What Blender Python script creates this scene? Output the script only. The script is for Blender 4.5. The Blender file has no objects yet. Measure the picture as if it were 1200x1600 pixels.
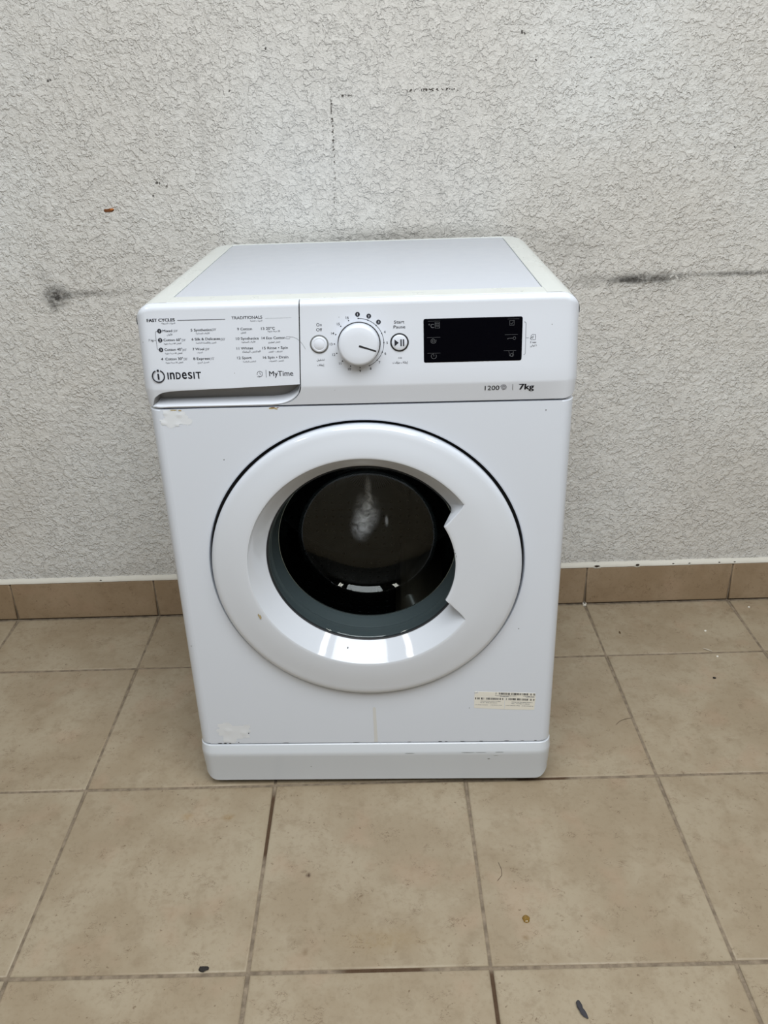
import bpy, bmesh, math, random
from mathutils import Matrix, Vector

random.seed(7)
SC = bpy.context.scene
COL = SC.collection

# ---------------------------------------------------------------- camera, world, lights, exposure
cam = bpy.data.objects.new('camera', bpy.data.cameras.new('camera'))
COL.objects.link(cam)
cam.matrix_world = (Matrix.Translation((0.54287, -1.05328, 1.08386))
                    @ Matrix.Rotation(0.0135635, 4, 'Z') @ Matrix.Rotation(1.1512014, 4, 'X')
                    @ Matrix.Rotation(-0.0364722, 4, 'Z'))
cam.data.sensor_fit = 'VERTICAL'
cam.data.sensor_height = 36.0
cam.data.sensor_width = 27.0
cam.data.lens = 36.0 * 1252.34 / 1600
cam.data.shift_x = (600 - 585.513) / 1600
cam.data.shift_y = -(800 - 722.131) / 1600
cam.data.clip_start = 0.02
SC.camera = cam

world = bpy.data.worlds.new('world')
SC.world = world
world.use_nodes = True
world.node_tree.nodes['Background'].inputs[0].default_value = (0.9, 0.95, 1.0, 1)
world.node_tree.nodes['Background'].inputs[1].default_value = 0.0

def ceiling_lamp(x, y, sx, sy, power, color=(0.97, 0.99, 1.0)):
    l = bpy.data.lights.new('ceiling_lamp', 'AREA')
    l.shape = 'RECTANGLE'; l.size = sx; l.size_y = sy; l.energy = power; l.color = color
    o = bpy.data.objects.new('ceiling_lamp', l)
    o.location = (x, y, 2.66)
    COL.objects.link(o)
    return o

# a wide soft light added over the camera to soften the shadows, and two narrow tubes whose
# reflections show left and right in the bowl of the door
ceiling_lamp(0.72, -1.40, 1.90, 1.80, 83, (0.94, 0.98, 1.0))
ceiling_lamp(2.15, -1.40, 0.30, 1.20, 17, (1.0, 0.98, 0.90))
ceiling_lamp(-1.15, -1.40, 0.30, 1.20, 15, (1.0, 0.98, 0.90))

SC.view_settings.view_transform = 'Standard'
SC.view_settings.look = 'None'
SC.view_settings.gamma = 1.0
SC.view_settings.use_curve_mapping = False
SC.view_settings.exposure = 0.0

# ---------------------------------------------------------------- materials
def lin(c):
    c = c / 255.0
    return c / 12.92 if c <= 0.04045 else ((c + 0.055) / 1.055) ** 2.4

def rgb(r, g, b):
    return (lin(r), lin(g), lin(b), 1.0)

def material(name, color, rough=0.5, metal=0.0, spec=0.5, coat=0.0):
    m = bpy.data.materials.new(name)
    m.use_nodes = True
    b = m.node_tree.nodes['Principled BSDF']
    b.inputs['Base Color'].default_value = color
    b.inputs['Roughness'].default_value = rough
    b.inputs['Metallic'].default_value = metal
    b.inputs['Specular IOR Level'].default_value = spec
    b.inputs['Coat Weight'].default_value = coat
    return m

class Nodes:
    """Small helper that writes node graphs compactly."""
    def __init__(self, mat):
        self.t = mat.node_tree
        self.bsdf = self.t.nodes['Principled BSDF']
    def new(self, kind, **kw):
        n = self.t.nodes.new(kind)
        for k, v in kw.items():
            setattr(n, k, v)
        return n
    def put(self, sock, v):
        if isinstance(v, bpy.types.NodeSocket):
            self.t.links.new(v, sock)
        else:
            sock.default_value = v
    def math(self, op, a, b=0.0, clamp=False):
        n = self.new('ShaderNodeMath', operation=op, use_clamp=clamp)
        self.put(n.inputs[0], a); self.put(n.inputs[1], b)
        return n.outputs[0]
    def vmath(self, op, a, b=(0, 0, 0)):
        n = self.new('ShaderNodeVectorMath', operation=op)
        self.put(n.inputs[0], a); self.put(n.inputs[1], b)
        return n.outputs['Value'] if op in ('LENGTH', 'DISTANCE') else n.outputs[0]
    def position(self):
        return self.new('ShaderNodeNewGeometry').outputs['Position']
    def noise(self, vec, scale, detail=2.0, rough=0.5, dist=0.0, out=0):
        n = self.new('ShaderNodeTexNoise')
        self.put(n.inputs['Vector'], vec)
        n.inputs['Scale'].default_value = scale; n.inputs['Detail'].default_value = detail
        n.inputs['Roughness'].default_value = rough; n.inputs['Distortion'].default_value = dist
        return n.outputs[out]
    def smooth(self, v, a, b, c=0.0, d=1.0):
        n = self.new('ShaderNodeMapRange', interpolation_type='SMOOTHSTEP')
        self.put(n.inputs[0], v)
        for i, x in enumerate((a, b, c, d)):
            self.put(n.inputs[1 + i], x)
        return n.outputs[0]
    def mix(self, fac, a, b, blend='MIX'):
        n = self.new('ShaderNodeMix', data_type='RGBA', blend_type=blend)
        self.put(n.inputs[0], fac); self.put(n.inputs[6], a); self.put(n.inputs[7], b)
        return n.outputs[2]
    def bump(self, h, strength, dist, normal=None):
        n = self.new('ShaderNodeBump')
        n.inputs['Strength'].default_value = strength; n.inputs['Distance'].default_value = dist
        self.put(n.inputs['Height'], h)
        if normal is not None:
            self.put(n.inputs['Normal'], normal)
        return n.outputs[0]
    def blob(self, pos, centre, size):
        """1 at the centre, 0 outside an ellipsoid of the given half sizes."""
        d = self.vmath('SUBTRACT', pos, centre)
        d = self.vmath('DIVIDE', d, size)
        return self.smooth(self.vmath('LENGTH', d), 1.0, 0.0)

def wall_material():
    m = material('textured_plaster', rgb(214, 211, 205), 0.48, spec=0.45)
    n = Nodes(m)
    p = n.position()
    warp = n.vmath('SCALE', n.vmath('SUBTRACT', n.noise(p, 75.0, 3.0, 0.6, out=1), (0.5, 0.5, 0.5)))
    warp.node.inputs['Scale'].default_value = 0.010
    q = n.vmath('ADD', p, warp)
    cells = n.noise(q, 108.0, 3.0, 0.56)
    flat = n.smooth(cells, 0.42, 0.57)
    calm = n.smooth(n.noise(p, 42.0, 2.0), 0.35, 0.66, 0.60, 1.12)
    flat = n.math('MULTIPLY', flat, calm)
    second = n.smooth(n.noise(n.vmath('ADD', q, (3.1, 0.0, 7.7)), 230.0, 2.0, 0.5), 0.48, 0.62)
    fine = n.noise(p, 420.0, 2.0, 0.6)
    broad = n.noise(p, 28.0, 2.0)
    h = n.math('ADD', n.math('MULTIPLY', flat, 0.60), n.math('MULTIPLY', fine, 0.30))
    h = n.math('ADD', h, n.math('MULTIPLY', n.math('MULTIPLY', second, calm), 0.20))
    h = n.math('ADD', h, n.math('MULTIPLY', broad, 0.5))
    n.put(n.bsdf.inputs['Normal'], n.bump(h, 0.95, 0.0027))
    # paint: slight patchiness, darker in the pits
    patch = n.noise(p, 2.2, 3.0)
    col = n.mix(n.smooth(patch, 0.35, 0.7), rgb(*WALL_A), rgb(*WALL_B))
    grain = n.noise(p, 240.0, 2.0)
    pits = n.math('MULTIPLY', n.smooth(cells, 0.52, 0.44), 0.10)
    col = n.mix(pits, col, rgb(150, 146, 140))
    # scuffs, smears and specks, with darker bands behind the machine top and over the skirting
    wob = n.math('ADD', n.math('MULTIPLY', n.noise(p, 120.0, 3.0), 1.0), n.math('MULTIPLY', n.noise(p, 30.0, 2.0), 0.5))
    rough_edge = n.smooth(wob, 0.45, 0.95)
    soft = n.math('ADD', 0.35, n.math('MULTIPLY', rough_edge, 0.9))
    W = 0.5333
    for c, s, a, colr in (
            ((-0.098, W, 0.757), (0.042, 1, 0.034), 0.95, (70, 68, 66)),
            ((-0.107, W, 0.745), (0.014, 1, 0.034), 0.55, (60, 58, 56)),
            ((-0.055, W, 0.760), (0.070, 1, 0.010), 0.55, (90, 88, 85)),
            ((0.000, W, 0.762), (0.14, 1, 0.014), 0.28, (110, 106, 102)),
            ((-0.112, W, 0.790), (0.030, 1, 0.040), 0.20, (110, 108, 105)),
            ((1.045, W, 0.752), (0.075, 1, 0.011), 1.1, (62, 61, 60)),
            ((1.090, W, 0.753), (0.090, 1, 0.014), 0.50, (95, 93, 90)),
            ((1.250, W, 0.7575), (0.19, 1, 0.008), 0.75, (100, 98, 95)),
            ((1.065, W, 0.7545), (0.115, 1, 0.019), 0.60, (88, 86, 83)),
            ((0.955, W, 0.752), (0.070, 1, 0.024), 0.42, (110, 108, 104)),
            ((1.10, W, 0.745), (0.20, 1, 0.040), 0.15, (120, 118, 114)),
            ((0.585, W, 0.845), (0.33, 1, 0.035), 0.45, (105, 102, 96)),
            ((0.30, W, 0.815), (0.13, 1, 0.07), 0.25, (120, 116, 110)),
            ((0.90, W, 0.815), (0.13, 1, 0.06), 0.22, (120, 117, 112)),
            ((0.225, W, 1.06), (0.016, 1, 0.25), 0.16, (140, 136, 131)),
            ((1.13, W, 0.121), (0.5, 1, 0.03), 0.15, (130, 126, 118)),
            ((-0.15, W, 0.121), (0.5, 1, 0.03), 0.15, (130, 126, 118))):
        f = n.math('MULTIPLY', n.math('MULTIPLY', n.blob(p, c, s), soft), a, True)
        col = n.mix(f, col, rgb(*colr))
    # scuff that knocked the paint white again
    white = n.math('MULTIPLY', n.blob(p, (1.133, W, 0.757), (0.035, 1, 0.022)), n.smooth(n.noise(p, 200.0, 2.0), 0.5, 0.62))
    col = n.mix(white, col, rgb(238, 237, 233))
    dots = n.smooth(n.noise(p, 260.0, 1.0), 0.50, 0.62)
    for c, s, a in (((0.4665, W, 1.03), (0.0035, 1, 0.15), 0.8), ((0.463, W, 0.92), (0.003, 1, 0.06), 0.5),
                    ((0.640, W, 1.1045), (0.10, 1, 0.004), 1.1), ((0.49, W, 1.100), (0.03, 1, 0.004), 0.7),
                    ((0.665, W, 1.0), (0.005, 1, 0.20), 0.25)):
        f = n.math('MULTIPLY', n.math('MULTIPLY', n.blob(p, c, s), dots), a * 1.6, True)
        col = n.mix(f, col, rgb(70, 64, 58))
    specks = [(-0.0375, 1.141, .004), (-0.033, 1.143, .003), (0.2844, 1.1157, .003), (0.132, .9628, .0035), (0.136, .962, .0025),
              (0.1492, .9566, .003), (0.1226, .9402, .003), (.3559, 1.1809, .003), (.8067, 1.1908, .004), (.811, 1.189, .0028),
              (.8334, 1.1469, .0032), (1.2053, .9897, .0028), (.930, 1.147, .0025), (.83, 1.185, .002)]
    for x, z, r in specks:
        f = n.math('GREATER_THAN', n.blob(n.vmath('ADD', p, warp), (x, W, z), (r, 1, r * 1.2)), 0.35)
        col = n.mix(n.math('MULTIPLY', f, 0.85), col, rgb(52, 46, 42))
    n.put(n.bsdf.inputs['Base Color'], col)
    return m

def tile_material(name, ca, cb, cc):
    m = material(name, ca, 0.38, spec=0.4)
    n = Nodes(m)
    p0 = n.position()
    info = n.new('ShaderNodeObjectInfo').outputs['Random']
    off = n.new('ShaderNodeCombineXYZ')
    n.put(off.inputs[0], n.math('MULTIPLY', info, 37.0)); n.put(off.inputs[1], n.math('MULTIPLY', info, 91.0)); n.put(off.inputs[2], info)
    p = n.vmath('ADD', p0, off.outputs[0])
    a = n.noise(p, 8.0, 5.0, 0.6, 0.1)
    b = n.noise(p, 34.0, 5.0, 0.65, 0.2)
    col = n.mix(n.smooth(a, 0.38, 0.64), ca, cb)
    col = n.mix(n.math('MULTIPLY', n.smooth(b, 0.50, 0.72), 0.45), col, cc)
    mott = n.noise(p, 130.0, 4.0, 0.65)
    col = n.mix(n.math('MULTIPLY', n.smooth(mott, 0.48, 0.72), 0.35), col, cc)
    rosy = n.noise(p, 14.0, 2.0)
    col = n.mix(n.math('MULTIPLY', n.smooth(rosy, 0.55, 0.75), 0.25), col, rgb(170, 142, 120))
    # short brown dashes of the printed stone pattern
    st = n.vmath('MULTIPLY', n.vmath('ADD', p, n.vmath('MULTIPLY', n.noise(p, 25.0, 2.0, out=1), (0.02, 0.02, 0.0))), (1.0, 1.7, 1.0))
    v = n.noise(st, 70.0, 4.0, 0.6, 0.6)
    dash = n.math('MULTIPLY', n.smooth(n.math('ABSOLUTE', n.math('SUBTRACT', v, 0.5)), 0.022, 0.0),
                  n.smooth(n.noise(p, 38.0, 2.0), 0.54, 0.68))
    col = n.mix(n.math('MULTIPLY', dash, 0.70), col, rgb(100, 78, 58))
    sp = n.smooth(n.noise(p, 170.0, 2.0, 0.5), 0.70, 0.75)
    col = n.mix(n.math('MULTIPLY', sp, 0.6), col, rgb(96, 74, 54))
    # spilled-rust stains and a fading at the tile joint by the washing machine
    for c, s, aa, cr in (((0.1927, -0.064, 0), (0.014, 0.010, 1), 0.55, (140, 112, 66)),
                         ((0.262, -0.068, 0), (0.016, 0.012, 1), 0.5, (132, 104, 62)),
                         ((0.315, -0.12, 0), (0.045, 0.16, 1), 0.35, (170, 160, 138)),
                         ((0.405, -0.182, 0), (0.006, 0.007, 1), 0.9, (70, 48, 36)),
                         ((0.398, -0.176, 0), (0.007, 0.004, 1), 0.6, (90, 66, 48)),
                         ((0.7215, -0.292, 0), (0.008, 0.006, 1), 0.5, (120, 96, 64)),
                         ((0.41, -0.305, 0), (0.008, 0.010, 1), 0.3, (105, 84, 60)),
                         ((0.52, -0.29, 0), (0.10, 0.03, 1), 0.2, (150, 125, 84))):
        f = n.math('MULTIPLY', n.math('MULTIPLY', n.blob(p0, c, s), n.math('ADD', 0.3, n.smooth(mott, 0.3, 0.6))), aa, True)
        col = n.mix(f, col, rgb(*cr))
    n.put(n.bsdf.inputs['Base Color'], col)
    h = n.math('ADD', n.math('MULTIPLY', n.noise(p, 30.0, 3.0), 0.5), n.math('MULTIPLY', n.noise(p, 220.0, 2.0), 0.15))
    n.put(n.bsdf.inputs['Normal'], n.bump(h, 0.12, 0.002))
    n.put(n.bsdf.inputs['Roughness'], n.smooth(b, 0.3, 0.7, 0.32, 0.48))
    return m

def grout_material():
    m = material('grout', rgb(112, 98, 84), 0.85, spec=0.2)
    n = Nodes(m)
    p = n.position()
    g = n.noise(p, 60.0, 4.0, 0.6)
    col = n.mix(n.smooth(g, 0.3, 0.7), rgb(112, 100, 86), rgb(146, 132, 114))
    for c, s in (((0.334, -0.085, 0), (0.02, 0.085, 1)), ((0.52, -0.333, 0), (0.075, 0.02, 1)), ((0.666, -0.375, 0), (0.02, 0.05, 1)),
                 ((0.80, 0.0, 0), (0.06, 0.02, 1))):
        col = n.mix(n.math('MULTIPLY', n.smooth(n.blob(p, c, s), 0.0, 0.3), 0.85), col, rgb(66, 44, 26))
    n.put(n.bsdf.inputs['Base Color'], col)
    n.put(n.bsdf.inputs['Normal'], n.bump(n.noise(p, 400.0, 3.0), 0.5, 0.002))
    return m

def plastic_material(name, color, rough, dirt=0.0):
    m = material(name, color, rough, spec=0.5)
    n = Nodes(m)
    co = n.new('ShaderNodeTexCoord').outputs['Object']
    if dirt:
        d = n.noise(co, 14.0, 4.0, 0.6)
        col = n.mix(n.math('MULTIPLY', n.smooth(d, 0.5, 0.8), dirt), color, rgb(204, 202, 190))
        n.put(n.bsdf.inputs['Base Color'], col)
    r = n.noise(co, 40.0, 3.0)
    n.put(n.bsdf.inputs['Roughness'], n.smooth(r, 0.3, 0.7, rough * 0.9, rough * 1.12))
    return m

def glass_material():
    m = bpy.data.materials.new('door_glass')
    m.use_nodes = True
    t = m.node_tree
    t.nodes.clear()
    out = t.nodes.new('ShaderNodeOutputMaterial')
    tr = t.nodes.new('ShaderNodeBsdfTransparent'); tr.inputs[0].default_value = (0.66, 0.71, 0.71, 1)
    gl = t.nodes.new('ShaderNodeBsdfGlossy'); gl.inputs['Roughness'].default_value = 0.03
    gl.inputs['Color'].default_value = (0.95, 1.0, 0.99, 1)
    lw = t.nodes.new('ShaderNodeLayerWeight'); lw.inputs[0].default_value = 0.5
    pw = t.nodes.new('ShaderNodeMath'); pw.operation = 'POWER'; pw.inputs[1].default_value = 5.0
    t.links.new(lw.outputs['Facing'], pw.inputs[0])
    mr = t.nodes.new('ShaderNodeMapRange'); mr.inputs[3].default_value = 0.028; mr.inputs[4].default_value = 0.9
    t.links.new(pw.outputs[0], mr.inputs[0])
    mx = t.nodes.new('ShaderNodeMixShader')
    t.links.new(mr.outputs[0], mx.inputs[0]); t.links.new(tr.outputs[0], mx.inputs[1]); t.links.new(gl.outputs[0], mx.inputs[2])
    # glare on the far end of the bowl, painted as a pale diffuse streak
    def node(kind, **kw):
        q = t.nodes.new(kind)
        for k, x in kw.items(): setattr(q, k, x)
        return q
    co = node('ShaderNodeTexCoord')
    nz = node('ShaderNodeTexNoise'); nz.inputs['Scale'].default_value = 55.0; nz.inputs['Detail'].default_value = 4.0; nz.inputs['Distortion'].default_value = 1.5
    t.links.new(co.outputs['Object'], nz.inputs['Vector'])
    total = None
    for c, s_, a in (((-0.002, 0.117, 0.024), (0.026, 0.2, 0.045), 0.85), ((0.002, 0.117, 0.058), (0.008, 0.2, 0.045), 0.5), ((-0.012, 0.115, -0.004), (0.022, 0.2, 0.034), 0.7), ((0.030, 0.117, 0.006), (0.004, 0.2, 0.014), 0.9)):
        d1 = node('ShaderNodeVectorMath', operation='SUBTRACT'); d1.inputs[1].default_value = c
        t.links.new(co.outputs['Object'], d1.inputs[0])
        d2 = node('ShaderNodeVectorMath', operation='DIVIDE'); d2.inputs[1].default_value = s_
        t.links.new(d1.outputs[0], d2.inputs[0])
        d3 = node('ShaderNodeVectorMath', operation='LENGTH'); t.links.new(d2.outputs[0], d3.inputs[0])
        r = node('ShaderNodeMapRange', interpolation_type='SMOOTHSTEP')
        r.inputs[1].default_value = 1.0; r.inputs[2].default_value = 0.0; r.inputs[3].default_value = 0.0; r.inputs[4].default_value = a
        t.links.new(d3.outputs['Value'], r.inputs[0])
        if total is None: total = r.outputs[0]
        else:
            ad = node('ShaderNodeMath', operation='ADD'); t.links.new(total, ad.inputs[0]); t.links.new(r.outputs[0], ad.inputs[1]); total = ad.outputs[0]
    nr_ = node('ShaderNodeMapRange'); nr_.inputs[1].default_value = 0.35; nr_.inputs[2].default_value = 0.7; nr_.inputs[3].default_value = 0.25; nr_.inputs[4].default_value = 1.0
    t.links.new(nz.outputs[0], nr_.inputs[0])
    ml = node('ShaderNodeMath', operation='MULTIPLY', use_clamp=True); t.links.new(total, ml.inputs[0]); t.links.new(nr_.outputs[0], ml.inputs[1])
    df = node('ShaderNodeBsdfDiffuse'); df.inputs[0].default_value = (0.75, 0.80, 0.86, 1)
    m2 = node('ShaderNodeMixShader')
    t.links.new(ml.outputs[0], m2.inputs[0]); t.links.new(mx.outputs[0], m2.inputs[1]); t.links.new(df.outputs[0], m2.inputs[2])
    t.links.new(m2.outputs[0], out.inputs[0])
    return m

WALL_A, WALL_B = (216, 213, 208), (225, 225, 223)
M = dict(
    wall=wall_material(),
    far=material('far_room_paint', rgb(112, 112, 110), 0.8),
    tile=tile_material('floor_tile', rgb(152, 137, 115), rgb(163, 150, 129), rgb(134, 118, 96)),
    skirting=tile_material('skirting_tile', rgb(148, 127, 102), rgb(158, 138, 114), rgb(132, 112, 88)),
    grout=grout_material(),
    caulk=material('caulk', rgb(214, 210, 200), 0.7),
    hole=material('chipped_hole', rgb(58, 48, 40), 0.9),
    white=plastic_material('white_enamel', rgb(217, 223, 234), 0.17),
    panel=plastic_material('white_plastic', rgb(221, 226, 236), 0.20),
    kick=plastic_material('kickplate_plastic', rgb(206, 211, 218), 0.18),
    frame=plastic_material('aged_white_plastic', rgb(222, 226, 224), 0.30, 0.25),
    top=plastic_material('worktop_white', rgb(203, 208, 218), 0.35),
    door=plastic_material('door_plastic', rgb(214, 219, 228), 0.07),
    seat=material('door_recess_dark', rgb(34, 34, 36), 0.6),
    recess=material('grip_grey', rgb(138, 137, 136), 0.5),  # darker grey for the back and ceiling of the drawer grip
    rubber=material('grey_rubber', rgb(90, 97, 101), 0.45),
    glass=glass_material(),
    lip_highlight=material('lip_highlight_metal', rgb(190, 196, 198), 0.25, metal=1.0),
    ink=material('dark_ink', rgb(38, 40, 50), 0.5),
    greyink=material('grey_ink', rgb(112, 114, 122), 0.5),
    black=material('display_black', rgb(4, 4, 9), 0.12, spec=0.08),
    icon=material('display_icon_print', rgb(96, 98, 102), 0.4),
    dark=material('dark_gap', rgb(40, 41, 44), 0.5),
    gap=material('grey_gap', rgb(120, 122, 122), 0.5),
    paper=material('label_paper', rgb(232, 229, 220), 0.7),
    film=plastic_material('peeling_film', rgb(225, 229, 235), 0.30),
    rust=material('rust', rgb(120, 82, 44), 0.9),
    yellow=material('yellowed_grime', rgb(176, 158, 116), 0.8),
    drip=material('faint_drip', rgb(213, 214, 213), 0.5),
    lint=material('grey_lint', rgb(58, 57, 62), 0.9),
    blacken=material('black_debris', rgb(40, 36, 34), 0.9),
    crumb=material('white_crumb', rgb(236, 232, 222), 0.8),
)

def drum_material():
    m = material('stainless_drum', rgb(66, 67, 70), 0.36, metal=1.0)
    n = Nodes(m)
    co = n.new('ShaderNodeTexCoord').outputs['UV']
    v = n.new('ShaderNodeTexVoronoi', feature='F1')
    v.inputs['Randomness'].default_value = 0.0
    v.inputs['Scale'].default_value = 1.0
    n.put(v.inputs['Vector'], co)
    hole = n.smooth(v.outputs['Distance'], 0.20, 0.16)
    col = n.mix(hole, rgb(66, 67, 70), rgb(4, 4, 4))
    n.put(n.bsdf.inputs['Base Color'], col)
    n.put(n.bsdf.inputs['Normal'], n.bump(n.math('MULTIPLY', hole, -1.0), 0.6, 0.002))
    return m
M['drum'] = drum_material()
M['lifter'] = material('grey_lifter', rgb(60, 54, 46), 0.35)

def amber_material():
    m = material('amber_gel', rgb(196, 160, 84), 0.08, spec=0.6)
    b = m.node_tree.nodes['Principled BSDF']
    b.inputs['Transmission Weight'].default_value = 0.75
    b.inputs['IOR'].default_value = 1.45
    return m
M['amber'] = amber_material()

# ---------------------------------------------------------------- object helpers
def mesh_object(name, verts, faces, mats, parent=None, fmats=None, smooth=True, scale=0.001, sharp=40):
    me = bpy.data.meshes.new(name)
    me.from_pydata([(v[0] * scale, v[1] * scale, v[2] * scale) for v in verts], [], faces)
    if not isinstance(mats, (list, tuple)):
        mats = [mats]
    for m in mats:
        me.materials.append(m)
    if fmats:
        me.polygons.foreach_set('material_index', fmats)
    bm = bmesh.new(); bm.from_mesh(me)
    bmesh.ops.remove_doubles(bm, verts=bm.verts, dist=1e-7)
    bmesh.ops.dissolve_degenerate(bm, edges=bm.edges, dist=1e-8)
    bmesh.ops.recalc_face_normals(bm, faces=bm.faces)
    if smooth:
        ang = math.radians(sharp)
        for f in bm.faces:
            f.smooth = True
        for e in bm.edges:
            if len(e.link_faces) == 2 and e.calc_face_angle(0) > ang:
                e.smooth = False
    bm.to_mesh(me); bm.free()
    o = bpy.data.objects.new(name, me)
    COL.objects.link(o)
    if parent is not None:
        o.parent = parent
    return o

def tag(o, label=None, category=None, group=None, kind=None):
    if label: o['label'] = label
    if category: o['category'] = category
    if group: o['group'] = group
    if kind: o['kind'] = kind
    return o

def grid_faces(rows, cols, base=0, closed=False):
    f = []
    for r in range(rows - 1):
        for c in range(cols if closed else cols - 1):
            d = (c + 1) % cols
            f.append((base + r * cols + c, base + r * cols + d, base + (r + 1) * cols + d, base + (r + 1) * cols + c))
    return f

def lathe(profile, n=64, centre=(0, 0, 0), cap=True):
    """Profile of (radius, y) turned about the y axis; returns verts, faces."""
    v, f = [], []
    for r, y in profile:
        for k in range(n):
            a = 2 * math.pi * k / n
            v.append((centre[0] + r * math.cos(a), centre[1] + y, centre[2] + r * math.sin(a)))
    f = grid_faces(len(profile), n, 0, True)
    if cap:
        last = (len(profile) - 1) * n
        f.append(tuple(range(last, last + n)))
    return v, f

def box(x0, x1, y0, y1, z0, z1):
    v = [(x, y, z) for z in (z0, z1) for y in (y0, y1) for x in (x0, x1)]
    f = [(0, 1, 3, 2), (4, 6, 7, 5), (0, 4, 5, 1), (2, 3, 7, 6), (0, 2, 6, 4), (1, 5, 7, 3)]
    return v, f
def smoothstep(a, b, x):
    t = max(0.0, min(1.0, (x - a) / (b - a)))
    return t * t * (3 - 2 * t)

def lerp(a, b, t):
    return a + (b - a) * t

# ---------------------------------------------------------------- the room
T = 0.33333            # pitch of the floor tiles, joints at whole multiples in x and y
WY = 0.5333            # face of the back wall
X0, X1, YF, ZC = -7 * T, 11 * T, -9 * T, 2.70

def slab(name, x0, x1, y0, y1, z0, z1, mat, kind='structure'):
    v, f = box(x0, x1, y0, y1, z0, z1)
    return tag(mesh_object(name, v, f, mat, smooth=False, scale=1.0), kind=kind)

floor = slab('floor', X0, X1, YF, WY, -0.06, -0.0018, M['grout'])
wall_back = slab('wall_back', X0, X1, WY, WY + 0.12, -0.06, ZC, M['wall'])
wall_left = slab('wall_left', X0 - 0.12, X0, YF, WY + 0.12, -0.06, ZC, M['far'])
wall_right = slab('wall_right', X1, X1 + 0.12, YF, WY + 0.12, -0.06, ZC, M['far'])
wall_front = slab('wall_front', X0 - 0.12, X1 + 0.12, YF - 0.12, YF, -0.06, ZC, M['far'])
ceiling = slab('ceiling', X0 - 0.12, X1 + 0.12, YF - 0.12, WY + 0.12, ZC, ZC + 0.12, M['far'])

def tile_mesh(name, w, d, t, mat, bevel=0.0015):
    """A tile lying in x-y: body, worn bevel, flat face."""
    v, f = [], []
    for inset, z in ((0, -t), (0, -bevel), (bevel * 0.7, -bevel * 0.45), (bevel * 2.0, 0.0)):
        v += [(inset, inset, z), (w - inset, inset, z), (w - inset, d - inset, z), (inset, d - inset, z)]
    f = grid_faces(4, 4, 0, True) + [(12, 13, 14, 15)]
    me = bpy.data.meshes.new(name)
    me.from_pydata(v, [], f)
    me.materials.append(mat)
    for p in me.polygons:
        p.use_smooth = p.index < 12
    return me

J = 0.0050             # width of a joint
full = tile_mesh('tile', T - J, T - J, 0.008, M['tile'])
edge = tile_mesh('tile', T - J, WY - 0.0088 - T - J, 0.008, M['tile'])
for k in range(-7, 11):
    for j in range(-9, 2):
        o = bpy.data.objects.new('tile', edge if j == 1 else full)
        o.location = (k * T + J / 2 + random.uniform(-.0004, .0004), j * T + J / 2 + random.uniform(-.0004, .0004), random.uniform(-.0003, .0003))
        o.parent = floor
        COL.objects.link(o)

# skirting: one row of cut tiles with a bead of white caulk on top
SH = 0.0985
skirt = slab('baseboard_back', X0, X1, WY - 0.004, WY, 0.0, SH + 0.001, M['grout'])
sk_me = tile_mesh('tile', T - 0.004, SH - 0.002, 0.005, M['skirting'])
for k in range(-7, 11):
    o = bpy.data.objects.new('tile', sk_me)
    o.rotation_euler = (math.pi / 2, 0, 0)
    o.location = (k * T + 0.002, WY - 0.0085 + random.uniform(-.0004, .0004), 0.002)
    o.parent = skirt
    COL.objects.link(o)
v, f = [], []
N = 420
for i in range(N + 1):
    x = lerp(X0, X1, i / N)
    w = random.uniform(-0.7, 0.7) * 0.001
    for dy, dz in ((0.0, 0.0095), (-0.004, 0.0085), (-0.0088, 0.0035), (-0.0092, 0.0005), (-0.0075, -0.0005), (0.0, -0.0005)):
        v.append((x, WY + dy + (w * 0.5 if dy < -0.003 else 0), SH + dz + (w if dz > 0.001 else 0)))
f = grid_faces(N + 1, 6)
mesh_object('caulk_bead', v, f, M['caulk'], skirt, scale=1.0)

def splat(cx, cz, w, h, n=11, jag=0.35, seed=0):
    r = random.Random(seed)
    return [(cx + w * math.cos(2 * math.pi * k / n) * (1 - jag * r.random()),
             cz + h * math.sin(2 * math.pi * k / n) * (1 - jag * r.random())) for k in range(n)]

def wall_patch(name, x, z, w, h, y, mat, depth, seed, parent):
    """A small raised or broken patch with a real rim, standing on a vertical face at y."""
    o_ = splat(x, z, w, h, seed=seed)
    v = [(a, y, b) for a, b in o_] + [(lerp(a, x, .25), y - depth, lerp(b, z, .25)) for a, b in o_]
    n = len(o_)
    f = grid_faces(2, n, 0, True) + [tuple(range(n, 2 * n))]
    return mesh_object(name, v, f, mat, parent, scale=1.0)

wall_patch('paint_chip', 0.0325, 0.9166, 0.0125, 0.0042, WY, material('brown_chip', rgb(112, 66, 30), 0.7), 0.0016, 3, wall_back)
wall_patch('paint_chip', 0.040, 0.9185, 0.006, 0.002, WY, material('orange_chip', rgb(190, 110, 40), 0.7), 0.0022, 5, wall_back)
for i, (x, w) in enumerate(((1.0215, 0.0088), (1.1130, 0.0075))):
    wall_patch('broken_caulk', x, 0.1005, w * 1.25, 0.0068, WY - 0.0085, M['caulk'], 0.0012, 11 + i, skirt)
    wall_patch('caulk_hole', x, 0.1022, w * 0.85, 0.0036, WY - 0.0094, M['hole'], 0.0006, 21 + i, skirt)
for i, x in enumerate((1.195, 1.232, 1.30, 1.335, 0.195, 0.075, 0.205, -0.12)):
    wall_patch('caulk_hole', x, 0.1030, 0.0032, 0.0016, WY - 0.0088, M['hole'], 0.0004, 31 + i, skirt)

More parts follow.
